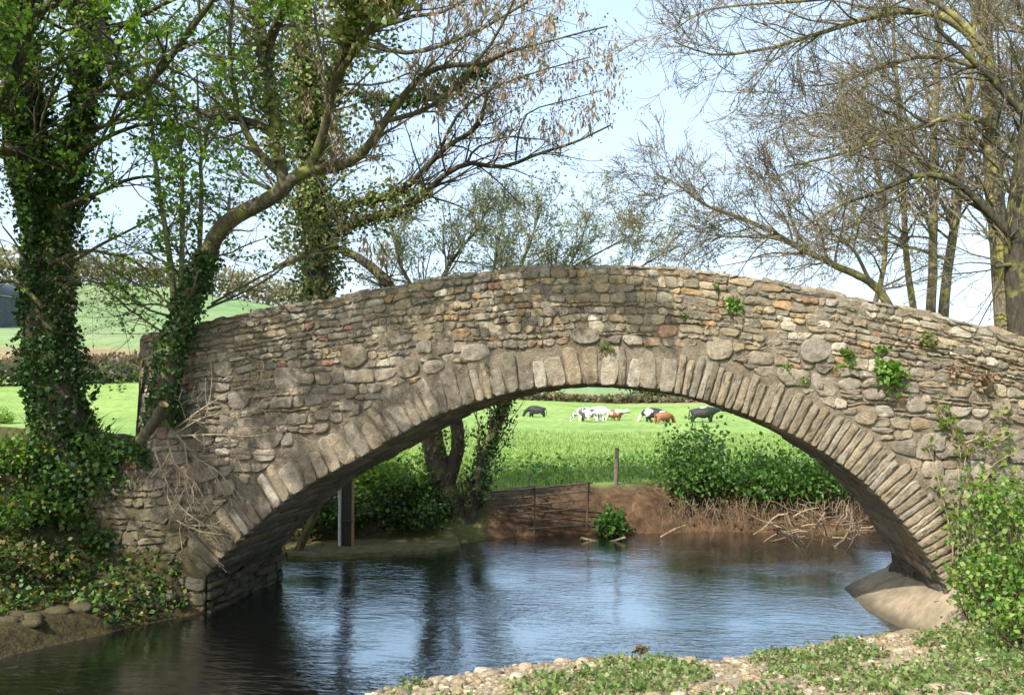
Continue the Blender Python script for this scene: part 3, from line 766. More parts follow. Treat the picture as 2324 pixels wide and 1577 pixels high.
def limb(pts, r0, r1, K=13, Y=None):
    """a limb from photo measurements (px, py, depth plane) or world points"""
    w = [atY(p[0], p[1], p[2] if len(p) > 2 else Y) for p in pts]
    P = resample(w, K); t = np.linspace(0, 1, K)
    wob = np.minimum(t, 1 - t)[:, None] * rng.normal(0, .02, (K, 3))
    return P + wob, r0 + (r1 - r0) * t ** .8
def flare(Rr, k=.5):
    Rr = Rr.copy(); n = len(Rr); Rr *= 1 + k * np.exp(-np.arange(n) / 1.2); return Rr
def ivy(mb, P, Rr, n, spread, size, pal, t0=0, t1=1, clump=1.5, seed=0, thr=0.):
    """ivy leaves round a stem: P (K,3)"""
    K = len(P); t = rng.uniform(t0, t1, n) * (K - 1); i = np.clip(t.astype(int), 0, K - 2); f = (t - i)
    p = P[i] * (1 - f)[:, None] + P[i + 1] * f[:, None]; r = Rr[i] * (1 - f) + Rr[i + 1] * f
    ang = rng.uniform(0, 2 * np.pi, n)
    T = norm(P[i + 1] - P[i]); U = norm(np.cross(T, np.array([.3, .9, .1]))); V = np.cross(T, U)
    o = np.cos(ang)[:, None] * U + np.sin(ang)[:, None] * V
    cl = fbm(ang * clump, t * 1.3 + seed * 9.7, 50 + seed, 2)
    keep = cl > .36 + thr
    ex = r * rng.uniform(.95, 1.1, n) + spread * rng.random(n) ** 1.4 * np.clip((cl - .35) * 3, 0, 1.4)
    pos = p + o * ex[:, None] + rng.normal(0, .02, (n, 3))
    leaves(mb, pos[keep], size, pal, .3, .42)
BARK = np.array([(.10, .082, .06), (.12, .10, .075), (.085, .07, .05)])
def stack(*ls):
    return np.array([l[0] for l in ls]), np.array([l[1] for l in ls])

PAL_SPRING = [(.15, .28, .035), (.20, .33, .045), (.11, .22, .028), (.26, .36, .06), (.07, .16, .022)]
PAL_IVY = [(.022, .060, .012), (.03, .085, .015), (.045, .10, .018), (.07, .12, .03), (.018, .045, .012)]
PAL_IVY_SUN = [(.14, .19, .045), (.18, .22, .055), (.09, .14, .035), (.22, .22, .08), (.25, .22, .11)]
PAL_KEY = [(.33, .23, .165), (.27, .185, .125), (.40, .29, .215), (.22, .15, .10)]
PAL_BUD = [(.16, .17, .05), (.12, .15, .035), (.20, .17, .07)]
PAL_GRASS = [(.15, .25, .055), (.20, .30, .07), (.12, .20, .045), (.25, .32, .09)]
PAL_BUSH = [(.07, .17, .03), (.10, .22, .04), (.045, .115, .02), (.14, .25, .06)]
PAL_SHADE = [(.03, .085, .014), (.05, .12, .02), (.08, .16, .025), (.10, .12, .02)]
PAL_DRY = [(.19, .14, .06), (.13, .095, .045), (.22, .19, .08)]

# ------------------------------------------------------------------ left: ivy-clad tree on the bank
def fwd(pts, K=11): return resample(pts, K)
t1 = empty('ivy_clad_tree', (-9.1, .5, 2.3), 'thick ivy-clad tree with bright spring leaves at the left edge', 'tree')
trunk = MB(); br = MB(); cr = MB(); iv = MB()
Lm = [limb([(150, 1050), (135, 930), (115, 820), (105, 700), (112, 570), (95, 430), (62, 260), (40, 100), (15, -80), (0, -330)], .40, .10, 21, .5),
      limb([(112, 580), (140, 470), (165, 360), (190, 240), (205, 100), (235, -80), (260, -300)], .22, .07, 15, .5),
      limb([(112, 700), (62, 520), (30, 380), (10, 200), (60, 60), (75, -60)], .12, .05, 13, .48),
      limb([(0, 250), (35, 170), (60, 70), (80, -60)], .08, .05, 9, -1.2),
      limb([(190, 240), (290, 160), (400, 120), (510, 60)], .05, .015, 11, .2), limb([(145, 470), (240, 430), (330, 400), (420, 420)], .045, .012, 11, .1),
      limb([(165, 360), (270, 300), (380, 280), (470, 300)], .045, .012, 11, -.1), limb([(112, 600), (200, 570), (300, 590), (360, 640)], .04, .01, 11, .2),
      limb([(205, 100), (330, 30), (450, -20), (560, -60)], .05, .015, 11, .3), limb([(100, 700), (60, 660), (20, 640), (-60, 650)], .04, .012, 11, 0)]
Lm[0] = (np.vstack([[Lm[0][0][0] + np.array([.05, 0, -1.2])], Lm[0][0][:-1]]), flare(Lm[0][1], .3))
for P_, R_ in Lm: trunk.tubes(P_, R_, 9, BARK[0] * .6)
F0 = Lm[0][0][-1]; F1 = Lm[1][0][-1]
over = [fwd([Lm[0][0][-5], (-8.6, -1.6, 8.2), (-7.8, -4.0, 8.9), (-6.6, -6.6, 9.0)]), fwd([Lm[1][0][-4], (-7.6, -1.3, 8.0), (-6.2, -2.9, 8.6), (-4.6, -4.6, 8.9)]),
        fwd([Lm[0][0][-3], (-9.6, -1.8, 9.2), (-9.5, -4.2, 9.6), (-8.6, -7.0, 9.3)]), fwd([Lm[1][0][-6], (-7.2, -.6, 7.2), (-5.8, -1.4, 7.8), (-4.6, -2.4, 8.3)]),
        fwd([Lm[0][0][-7], (-9.3, -1.0, 6.6), (-8.6, -2.2, 7.6), (-7.6, -3.2, 8.4)]),
        fwd([Lm[0][0][-9], (-9.7, -2.2, 6.9), (-9.2, -4.2, 7.3), (-8.2, -6.2, 7.5)]), fwd([Lm[0][0][-10], (-10.4, -2.3, 6.2), (-10.3, -4.2, 6.5), (-9.4, -6.0, 6.8)]), fwd([Lm[1][0][-5], (-8.2, -2.2, 7.6), (-7.0, -4.0, 7.9), (-5.6, -5.6, 8.3)])]
OP = np.array(over); OR = np.repeat(np.linspace(.09, .02, 11)[None], len(over), 0)  # unseen forward limbs, added above the view to shade the left bank and wall
trunk.tubes(OP, OR, 6, BARK[1])
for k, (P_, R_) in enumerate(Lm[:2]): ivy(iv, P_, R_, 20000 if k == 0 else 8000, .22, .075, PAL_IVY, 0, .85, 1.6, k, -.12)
B1P, B1R = [], []
for (P_, R_), n in zip(Lm, (30, 26, 18, 12, 16, 15, 15, 13, 16, 12)):
    p, r = spawn(P_[None], R_[None], n, .30, 1, .6, 1.3, 1.4, 3.6, .35, 6, .02, .14, .3, bias=(.9, -.5, 0), rmax=.035); B1P.append(p); B1R.append(r)
p, r = spawn(OP, OR, 20, .1, 1, .5, 1.2, 1.0, 2.4, .5, 6, 0, .15, .3, rmax=.03); B1P.append(p); B1R.append(r)
B1P = np.vstack(B1P); B1R = np.vstack(B1R)
B2P, B2R = spawn(B1P, B1R, 6, .15, 1, .4, 1.0, .35, 1.0, .5, 5, .03, .2, .4)
B3P, B3R = spawn(B2P, B2R, 3, .2, 1, .4, 1.0, .15, .4, .6, 3, .03, .2, .4)
br.tubes(B1P, B1R, 5, BARK[1]); br.tubes(B2P, B2R, 3, BARK[1]); br.tubes(B3P, B3R, 3, BARK[1])
pos = along(B3P[rng.random(len(B3P)) < .55], 7, .04); leaves(cr, pos, .066, PAL_SPRING, .8, .40)
pos = along(B2P, 2, .06); leaves(cr, pos, .066, PAL_SPRING, .8, .40)
ov_ = B3P[(B3P[:, 0, 1] < -2.0) & (B3P[:, 0, 2] > 6.0)]; leaves(cr, along(ov_[fbm(ov_[:, 0, 0] * 1.3, ov_[:, 0, 1] * 1.3, 71, 2) > .485], 18, .06), .07, PAL_SPRING, .9, .42)  # extra leaves on the unseen forward limbs, thickened for dappled shade
trunk.build('trunk', M_bark, t1); br.build('branches', M_bark, t1)['kind'] = 'stuff'; cr.build('crown', M_leaf, t1); iv.build('ivy', M_ivy, t1)

# ------------------------------------------------------------------ leaning tree in front of the parapet end
t2 = empty('leaning_tree', atY(385, 850, -.35), 'crooked tree leaning over the left end of the parapet', 'tree')
trunk = MB(); br = MB(); cr = MB(); iv = MB()
Lm = [limb([(362, 960, -.35), (378, 850, -.35), (415, 720, -.38), (462, 600, -.42), (500, 520, -.5), (560, 478, -.55), (615, 450, -.6), (650, 420, -.65)], .15, .105, 19),
      limb([(640, 430, -.65), (690, 390, -.7), (760, 381, -.8), (825, 345, -.9), (870, 280, -1.0), (925, 205, -1.1), (1000, 152, -1.2), (1085, 145, -1.3), (1170, 110, -1.4)], .09, .022, 19),
      limb([(645, 430, -.65), (632, 330, -.6), (618, 220, -.5), (600, 100, -.5), (570, -60, -.5)], .09, .045, 13),
      limb([(635, 320, -.6), (590, 285, -.6), (530, 268, -.7), (470, 262, -.8), (400, 215, -.9), (330, 170, -1.0)], .07, .02, 13),
      limb([(640, 400, -.65), (575, 330, -.7), (540, 250, -.8), (520, 130, -.9), (530, -20, -1)], .06, .02, 11),
      limb([(875, 275, -1.0), (960, 250, -1.2), (1040, 190, -1.4), (1120, 90, -1.6), (1180, -30, -1.8)], .04, .012, 11),
      limb([(700, 392, -.7), (735, 300, -.9), (760, 180, -1.3), (800, 60, -1.9), (830, -60, -2.5), (880, -220, -3.3)], .07, .035, 15),
      limb([(605, 110, -.5), (680, -60, -1.6), (760, -230, -2.8), (860, -380, -3.8)], .08, .035, 13), limb([(760, 180, -1.3), (860, 40, -2.2), (960, -100, -3.0), (1060, -240, -3.6)], .05, .025, 13)]  # forward limbs carried on out of view, shaped to throw shadows on the bridge
Lm[0] = (Lm[0][0], flare(Lm[0][1], .5))
for P_, R_ in Lm: trunk.tubes(P_, R_, 8, BARK[2] * 1.1)
Lb = [limb([(a1, b1, -.1) for a1, b1 in pts], .022, .006, 11) for pts in ([(392, 770), (340, 735), (290, 700), (240, 655), (205, 625)], [(395, 720), (330, 700), (270, 650), (200, 640), (150, 600)], [(400, 700), (350, 665), (300, 640), (230, 600), (180, 575)], [(395, 700), (350, 690), (310, 690), (250, 690)], [(470, 700), (560, 660), (660, 600), (750, 560), (830, 545)], [(480, 690), (570, 640), (680, 585), (770, 570)], [(430, 640), (380, 600), (300, 560), (250, 540)])]
for P_, R_ in Lb: trunk.tubes(P_, R_, 5, BARK[0])
Lm = Lm + Lb
p1, r1 = spawn(np.array([Lm[0][0][1:-1:2][:9]]), np.array([Lm[0][1][1:-1:2][:9]]), 9, .3, 1, .7, 1.3, .6, 1.4, .2, 6, .02, .2, rmax=.02)
B1P, B1R = [p1], [r1]
for (P_, R_), n in zip(Lm[1:], (20, 16, 14, 12, 14, 14, 16, 16, 14, 14, 14, 10, 14, 12, 12)):
    p, r = spawn(P_[None], R_[None], n, .1, 1, .4, 1.2, .7, 1.7, .4, 6, .05, .2, .3, rmax=.022); B1P.append(p); B1R.append(r)
B1P = np.vstack(B1P); B1R = np.vstack(B1R)
B2P, B2R = spawn(B1P, B1R, 6, .15, 1, .4, 1.1, .25, .75, .5, 5, .05, .22, .4)
B3P, B3R = spawn(B2P, B2R, 3, .3, 1, .4, 1.0, .12, .32, .6, 3, .05, .2, .5)
tc_ = np.array((.15, .125, .09))
br.tubes(B1P, B1R, 5, tc_); br.tubes(B2P, B2R, 3, tc_); br.tubes(B3P, B3R, 3, tc_)
kp = along(B2P[rng.random(len(B2P)) < .38], 1, .02)
kp = kp[(kp[:, 0] > -4.2)]
kk = np.repeat(kp, 7, 0) + rng.normal(0, .035, (len(kp) * 7, 3)) * np.array([1, 1, 2.0])
leaves(cr, kk, .10, PAL_KEY, 0, .15, hang=4)
leaves(cr, along(B3P[::3], 2, .02), .035, PAL_BUD, .3, .4)
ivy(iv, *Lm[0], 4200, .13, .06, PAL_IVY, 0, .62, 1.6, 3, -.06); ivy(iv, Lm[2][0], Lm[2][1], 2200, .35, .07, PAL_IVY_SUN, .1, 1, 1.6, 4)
for k in (6, 7, 8): ivy(iv, Lm[k][0], Lm[k][1], 2600, .42, .08, PAL_IVY_SUN, .45, 1, 1.2, 20 + k)  # ivy clumps added on the forward limbs for blotchy shadows on the wall
trunk.build('trunk', M_bark, t2); br.build('branches', M_bark_plain, t2)['kind'] = 'stuff'; cr.build('seed_keys', M_dry, t2); iv.build('ivy', M_ivy, t2)

# slender saplings rising beside it
sap = [([(398, 770), (392, 640), (372, 500), (352, 360), (338, 220), (330, 60)], .055, 'grey-green sapling stem nearest the ivy-clad tree, beside the leaning trunk'),
       ([(404, 760), (412, 620), (414, 460), (408, 330), (396, 230), (390, 90)], .05, 'pale straight sapling stem, the middle one of three beside the leaning trunk'),
       ([(448, 700), (454, 560), (456, 430), (458, 345), (482, 260), (505, 170), (510, 60)], .045, 'forked thin sapling stem rising just behind the leaning trunk')]
for k, (pts, r0, lab) in enumerate(sap):
    Yp = -.2 if k < 2 else .35
    t = empty('sapling', atY(pts[0][0], pts[0][1], Yp), lab, 'sapling', 'saplings by the parapet end')
    trunk = MB(); br = MB(); cr = MB()
    P_, R_ = limb([(a_, b_, Yp) for a_, b_ in pts], r0, .018, 15); trunk.tubes(P_, R_, 7, (.20, .18, .12))
    if k == 2:
        P2, R2 = limb([(458, 345, Yp), (450, 260, Yp), (447, 160, Yp)], .03, .012, 9); trunk.tubes(P2, R2, 6, (.20, .18, .12))
        P3, R3 = limb([(460, 345, Yp), (500, 290, Yp), (525, 225, Yp)], .022, .008, 9); trunk.tubes(P3, R3, 6, (.26, .23, .16))
    p1, r1 = spawn(P_[None], R_[None], 22, .15, 1, .6, 1.2, .4, 1.3, .4, 5, .04, .2, .3, rmax=.014)
    p2, r2 = spawn(p1, r1, 5, .2, 1, .4, 1, .15, .5, .6, 4, .04, .2, .4)
    br.tubes(p1, r1, 4, (.15, .13, .09)); br.tubes(p2, r2, 3, (.15, .13, .09))
    leaves(cr, along(p2, 5 if k == 0 else 3, .05), .07, PAL_SPRING, .8, .4)
    trunk.build('trunk', M_bark, t); br.build('branches', M_bark_plain, t)['kind'] = 'stuff'; cr.build('crown', M_leaf, t)

# ------------------------------------------------------------------ tall ivy-covered tree behind the bridge
Y3 = 5.0
b3 = atY(730, 880, Y3); b3[2] = gz(b3[0], b3[1])
t3 = empty('ivy_covered_tree', b3, 'tall tree smothered in olive ivy standing behind the left half of the bridge', 'tree')
trunk = MB(); br = MB(); cr = MB(); iv = MB()
Lm = [limb([(735, 1000, Y3), (728, 760, Y3), (716, 560, Y3), (706, 420, Y3), (700, 300, Y3), (690, 150, Y3), (678, -80, Y3), (670, -250, Y3)], .30, .12, 21),
      limb([(708, 360, Y3), (750, 220, Y3), (790, 90, Y3), (815, -60, Y3), (830, -200, Y3)], .17, .08, 13),
      limb([(722, 500, Y3), (810, 462, Y3), (880, 446, Y3), (925, 420, Y3), (965, 382, Y3), (1020, 330, Y3 - .2), (1085, 288, Y3 - .4), (1105, 210, Y3 - .5)], .11, .03, 17),
      limb([(730, 540, Y3), (840, 495, Y3), (910, 480, Y3), (960, 445, Y3), (1008, 396, Y3), (1070, 370, Y3), (1140, 379, Y3), (1215, 352, Y3), (1300, 325, Y3), (1385, 285, Y3)], .10, .016, 21),
      limb([(790, 95, Y3), (860, 62, Y3), (930, 40, Y3), (1010, 25, Y3), (1090, -20, Y3)], .07, .02, 13),
      limb([(1060, 372, Y3), (1080, 338, Y3), (1150, 312, Y3), (1240, 318, Y3)], .03, .01, 9),
      limb([(1170, 365, Y3), (1178, 300, Y3), (1205, 250, Y3), (1300, 225, Y3), (1370, 205, Y3)], .022, .008, 9),
      limb([(760, 200, Y3), (900, 230, Y3 - .5), (1010, 210, Y3 - 1), (1130, 130, Y3 - 1.4), (1260, 90, Y3 - 1.8), (1380, 60, Y3 - 2)], .06, .012, 15),
      limb([(790, 90, Y3), (930, 120, Y3), (1060, 80, Y3 - .5), (1190, 10, Y3 - 1), (1300, -60, Y3 - 1)], .06, .015, 13),
      limb([(712, 470, Y3), (640, 440, Y3), (560, 400, Y3), (480, 300, Y3)], .06, .02, 11),
      limb([(1000, 340, Y3), (1040, 260, Y3), (1120, 200, Y3 - .5), (1230, 160, Y3 - .8), (1340, 130, Y3 - 1)], .035, .01, 11)]
dk = np.array((.075, .062, .048))
for P_, R_ in Lm: trunk.tubes(P_, R_, 8, dk)
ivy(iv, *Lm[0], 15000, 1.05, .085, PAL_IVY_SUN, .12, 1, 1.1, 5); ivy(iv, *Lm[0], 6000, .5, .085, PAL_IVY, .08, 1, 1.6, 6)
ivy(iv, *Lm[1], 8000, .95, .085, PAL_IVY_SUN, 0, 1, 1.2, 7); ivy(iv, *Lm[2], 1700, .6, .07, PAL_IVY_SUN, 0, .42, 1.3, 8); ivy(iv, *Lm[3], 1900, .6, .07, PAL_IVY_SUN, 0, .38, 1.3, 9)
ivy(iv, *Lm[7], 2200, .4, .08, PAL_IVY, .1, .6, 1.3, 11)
B1P, B1R = [], []
for k, ((P_, R_), n) in enumerate(zip(Lm, (26, 22, 22, 26, 20, 10, 10, 30, 26, 14, 18))):
    p, r = spawn(P_[None], R_[None], n, .3 if k < 2 else .25, 1, .4, 1.15, .8, 2.2, .4, 6, .06, .17, .3, rmax=.028, bias=(.5, 0, .3)); B1P.append(p); B1R.append(r)
B1P = np.vstack(B1P); B1R = np.vstack(B1R)
B2P, B2R = spawn(B1P, B1R, 7, .15, 1, .4, 1.0, .3, .9, .5, 5, .06, .2, .4)
B3P, B3R = spawn(B2P, B2R, 3, .3, 1, .4, 1.0, .12, .38, .6, 3, .05, .2, .5)
br.tubes(B1P, B1R, 4, dk * 1.3); br.tubes(B2P, B2R, 3, dk * 1.4); br.tubes(B3P, B3R, 3, dk * 1.6)
sel = B2P[rng.random(len(B2P)) < .28]; kp = along(sel, 1, .02, .5, 1)
pr = np.array([(CM.transposed() @ (Vector(k_) - CAM)) for k_ in kp]); ppy = H0 / 2 - FPX * pr[:, 1] / -pr[:, 2]
kp = kp[ppy < 330]
kk = np.repeat(kp, 11, 0) + rng.normal(0, .05, (len(kp) * 11, 3)) * np.array([1, 1, 2.2])
leaves(cr, kk, .11, PAL_KEY, 0, .15, hang=4)
leaves(cr, along(B3P[::2], 2, .02), .045, PAL_BUD, .3, .4)
trunk.build('trunk', M_bark, t3); br.build('branches', M_bark_plain, t3)['kind'] = 'stuff'; cr.build('seed_keys', M_dry, t3); iv.build('ivy', M_ivy, t3)

# ------------------------------------------------------------------ forked tree on the far bank, seen through the arch
Y4 = 7.6
b4 = atY(1045, 1225, Y4); b4[2] = gz(b4[0], b4[1])
t4 = empty('forked_tree', b4, 'forked ivy-hung tree on the far bank seen through the arch', 'tree')
trunk = MB(); br = MB(); cr = MB(); iv = MB()
Lm = [limb([(1050, 1240, Y4), (1030, 1170, Y4), (1002, 1090, Y4), (985, 1010, Y4), (970, 930, Y4), (945, 810, Y4), (905, 690, Y4), (870, 630, Y4), (820, 590, Y4), (770, 566, Y4), (700, 575, Y4), (620, 610, Y4)], .33, .05, 23),
      limb([(1015, 1100, Y4), (1040, 1010, Y4), (1030, 930, Y4), (1010, 840, Y4), (985, 700, Y4)], .17, .10, 11),
      limb([(1060, 1230, Y4), (1075, 1130, Y4), (1105, 1020, Y4), (1140, 930, Y4), (1150, 850, Y4), (1140, 720, Y4)], .16, .09, 13),
      limb([(1140, 760, Y4), (1165, 650, Y4), (1200, 560, Y4), (1230, 470, Y4)], .07, .012, 13), limb([(1145, 790, Y4), (1230, 660, Y4 + .5), (1330, 590, Y4 + .8), (1440, 530, Y4 + 1)], .06, .01, 13),
      limb([(1148, 840, Y4), (1260, 740, Y4 + .6), (1390, 650, Y4 + 1), (1480, 590, Y4 + 1.4), (1570, 545, Y4 + 1.6)], .06, .01, 13), limb([(985, 700, Y4), (1000, 640, Y4), (1040, 570, Y4), (1085, 520, Y4), (1110, 460, Y4)], .075, .012, 13),
      limb([(985, 720, Y4), (930, 640, Y4 + .4), (900, 570, Y4 + .8), (920, 500, Y4 + 1)], .06, .012, 13), limb([(1145, 760, Y4), (1270, 640, Y4 + 1), (1320, 540, Y4 + 1.4), (1340, 480, Y4 + 1.6)], .05, .01, 13), limb([(1140, 760, Y4), (1120, 640, Y4 + .6), (1130, 560, Y4 + .8), (1150, 470, Y4 + 1)], .05, .01, 13)]
Lm[0] = (Lm[0][0], flare(Lm[0][1], .5))
for P_, R_ in Lm: trunk.tubes(P_, R_, 8, dk * 1.1)
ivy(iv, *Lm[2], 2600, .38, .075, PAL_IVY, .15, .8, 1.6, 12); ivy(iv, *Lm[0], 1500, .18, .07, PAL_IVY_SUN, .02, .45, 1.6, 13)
p1, r1 = spawn(np.array([Lm[2][0], Lm[1][0][[0, 1, 2, 3, 4, 5, 6, 7, 8, 9, 10, 10, 10]]]), np.array([Lm[2][1], Lm[1][1][[0, 1, 2, 3, 4, 5, 6, 7, 8, 9, 10, 10, 10]]]), 26, .0, .7, .3, .9, .7, 1.7, .3, 6, .12, .12, rmax=.016)
pa, ra = spawn(Lm[0][0][None], Lm[0][1][None], 26, .55, 1, .5, 1.2, .6, 1.8, .3, 6, .06, .2, rmax=.02)
CP = np.array([l_[0] for l_ in Lm[3:]]); CR_ = np.array([l_[1] for l_ in Lm[3:]])
pc, rc = spawn(CP, CR_, 27, .15, 1, .4, 1.2, .7, 1.9, .5, 6, .07, .18, .3, rmax=.025)
pd, rd = spawn(pc, rc, 8, .15, 1, .4, 1.0, .3, .9, .5, 5, .06, .2, .4); pe, re_ = spawn(pd, rd, 4, .2, 1, .4, 1, .15, .4, .7, 3, .05, .2, .5)
br.tubes(pc, rc, 4, (.27, .25, .20)); br.tubes(pd, np.maximum(rd, .005), 3, (.27, .25, .20)); br.tubes(pe, np.maximum(re_, .0042), 3, (.27, .25, .20))  # twigs paled in colour to suggest hazy air
leaves(cr, along(pe[rng.random(len(pe)) < .8], 3, .05), .055, [(.30, .36, .18), (.36, .41, .21), (.26, .32, .15), (.40, .40, .24)], .6, .4)  # pale leaf colours carry the same painted haze
p1 = np.vstack([p1, pa]); r1 = np.vstack([r1, ra])
p2, r2 = spawn(p1, r1, 5, .2, 1, .3, .9, .2, .6, .6, 4, .05, .2)
br.tubes(p1, r1, 4, (.13, .095, .06)); br.tubes(p2, r2, 3, (.14, .10, .065))
leaves(cr, along(p2[::2], 3, .05), .06, PAL_IVY_SUN + PAL_DRY, .3, .4)
trunk.build('trunk', M_bark, t4); br.build('branches', M_bark_plain, t4)['kind'] = 'stuff'; cr.build('crown', M_leaf, t4); iv.build('ivy', M_ivy, t4)

# ------------------------------------------------------------------ bare lichen-covered trees behind the right of the bridge
def bare_tree(name, lab, limbs, n1=14, n2=7, n3=5, mat=None, col=(.17, .15, .105), bias=(-.5, 0, .1), buds=.3, l1=(1.2, 2.8), twc=(.23, .19, .14), l2=(.5, 1.4)):
    P0 = limbs[0][0]
    b_ = P0[0].copy(); b_[2] = gz(b_[0], b_[1])
    t = empty(name, b_, lab, 'tree', 'bare trees behind the right of the bridge')
    n1 *= 1.3; n3 += 2
    trunk = MB(); br = MB(); cr = MB()
    B1P, B1R = [], []
    for k, (P_, R_) in enumerate(limbs):
        trunk.tubes(P_, flare(R_, .25) if k == 0 else R_, 8, col)
        L = np.linalg.norm(np.diff(P_, axis=0), axis=1).sum()
        p, r = spawn(P_[None], R_[None], int(n1 * L / 4) + 3, .2 if k else .35, 1, .45, 1.15, *l1, .42, 7, .03, .15, .25, rmax=.03, bias=bias); B1P.append(p); B1R.append(r)
    p1 = np.vstack(B1P); r1 = np.vstack(B1R)
    p2, r2 = spawn(p1, r1, n2, .12, 1, .4, 1.0, *l2, .5, 6, .04, .18, .35)
    p3, r3 = spawn(p2, r2, n3, .15, 1, .4, 1.0, .2, .6, .6, 4, .05, .2, .45)
    br.tubes(p1, r1, 5, np.array(col) * 1.1); br.tubes(p2, np.maximum(r2, .006), 3, twc); br.tubes(p3, np.maximum(r3, .0042), 3, twc)
    leaves(cr, along(p3[rng.random(len(p3)) < buds], 2, .02), .04, PAL_KEY + PAL_BUD, .3, .35)
    trunk.build('trunk', mat or M_bark_lichen, t); br.build('branches', M_bark, t)['kind'] = 'stuff'; cr.build('buds', M_dry, t)
def LY(pts, Y, r0, r1, K=15): return limb([(a_, b_, Y) for a_, b_ in pts], r0, r1, K)
bare_tree('bare_tree', 'slim bare tree, the thinnest upright trunk left of the twin trunks', [LY([(2090, 900), (2078, 740), (2062, 620), (2052, 500), (2050, 390), (2042, 260), (2030, 120), (2020, -30)], 8, .09, .03)], 13, 6, 4)
bare_tree('bare_tree', 'bare tree with a tall straight trunk, left one of the twin trunks', [LY([(2110, 900), (2112, 720), (2118, 560), (2116, 400), (2122, 250), (2132, 90), (2138, -60)], 7, .115, .05), LY([(2118, 420), (2040, 330), (1950, 270), (1850, 260), (1740, 300)], 7, .05, .012)], 14, 6, 4)
bare_tree('bare_tree', 'bare tree with a leaning trunk, right one of the twin trunks', [LY([(2135, 900), (2140, 720), (2155, 590), (2172, 470), (2185, 340), (2200, 200), (2210, 50), (2215, -80)], 7, .125, .045), LY([(2155, 590), (2060, 560), (1960, 540), (1860, 560)], 7, .04, .01)], 14, 6, 4)
bare_tree('bare_tree', 'big lichen-yellow bare tree whose long limbs arch over the right half of the picture',
          [LY([(2296, 950), (2285, 760), (2272, 600), (2258, 430), (2250, 280), (2238, 130), (2228, -60)], 4.5, .21, .11, 17),
           LY([(2245, 280), (2180, 262), (2100, 285), (2020, 300), (1950, 335), (1870, 360), (1780, 380)], 4.2, .07, .014),
           LY([(2238, 130), (2180, 60), (2080, 25), (1960, 45), (1850, 80), (1740, 110), (1620, 125), (1530, 95)], 3.8, .085, .012, 17),
           LY([(2232, 100), (2130, 10), (2000, -25), (1860, 0), (1720, 10), (1600, 25), (1530, 70)], 3.2, .06, .01, 17),
           LY([(2240, 160), (2120, 130), (2000, 150), (1900, 190), (1800, 195)], 4.4, .05, .01)], 13, 6, 4, col=(.15, .13, .09))
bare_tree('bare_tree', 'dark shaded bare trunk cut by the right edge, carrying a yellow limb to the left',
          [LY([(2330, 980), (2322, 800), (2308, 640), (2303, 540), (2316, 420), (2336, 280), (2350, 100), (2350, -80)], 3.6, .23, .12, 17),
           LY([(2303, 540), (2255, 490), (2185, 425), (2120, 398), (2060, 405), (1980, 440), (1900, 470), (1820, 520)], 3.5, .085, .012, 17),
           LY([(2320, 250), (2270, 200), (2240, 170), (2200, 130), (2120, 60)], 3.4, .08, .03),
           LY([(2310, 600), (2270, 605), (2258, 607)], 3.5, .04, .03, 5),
           LY([(2120, 398), (2050, 330), (1990, 300), (1900, 330)], 3.5, .03, .008)], 12, 6, 4, col=(.06, .052, .038), mat=M_bark)  # the shade on this trunk is put into its dark bark colour
bare_tree('bare_tree', 'low bare tree whose single long bough slants down to the parapet',
          [LY([(2040, 800), (2015, 690), (1975, 640), (1900, 605), (1830, 570), (1750, 525), (1680, 495), (1600, 465), (1540, 420), (1490, 395)], 6, .11, .012, 21),
           LY([(1830, 570), (1750, 540), (1660, 540), (1590, 520), (1510, 490)], 6, .03, .007),
           LY([(1975, 640), (1930, 560), (1850, 510), (1800, 470), (1790, 430), (1740, 380)], 6, .04, .008)], 15, 6, 5, buds=.5)
bare_tree('bare_tree', 'twiggy bare tree behind the twin trunks, fanning low over the parapet', [LY([(1940, 900), (1960, 760), (2000, 640), (2010, 480), (1980, 340), (1960, 200)], 11, .1, .03)], 18, 7, 5, buds=.5)
bare_tree('bare_tree', 'reddish bare crown in the upper right corner behind the big tree', [LY([(2420, 900), (2400, 600), (2380, 350), (2350, 150), (2330, -50)], 8, .18, .06)], 22, 7, 5, col=(.13, .10, .075), buds=.6)

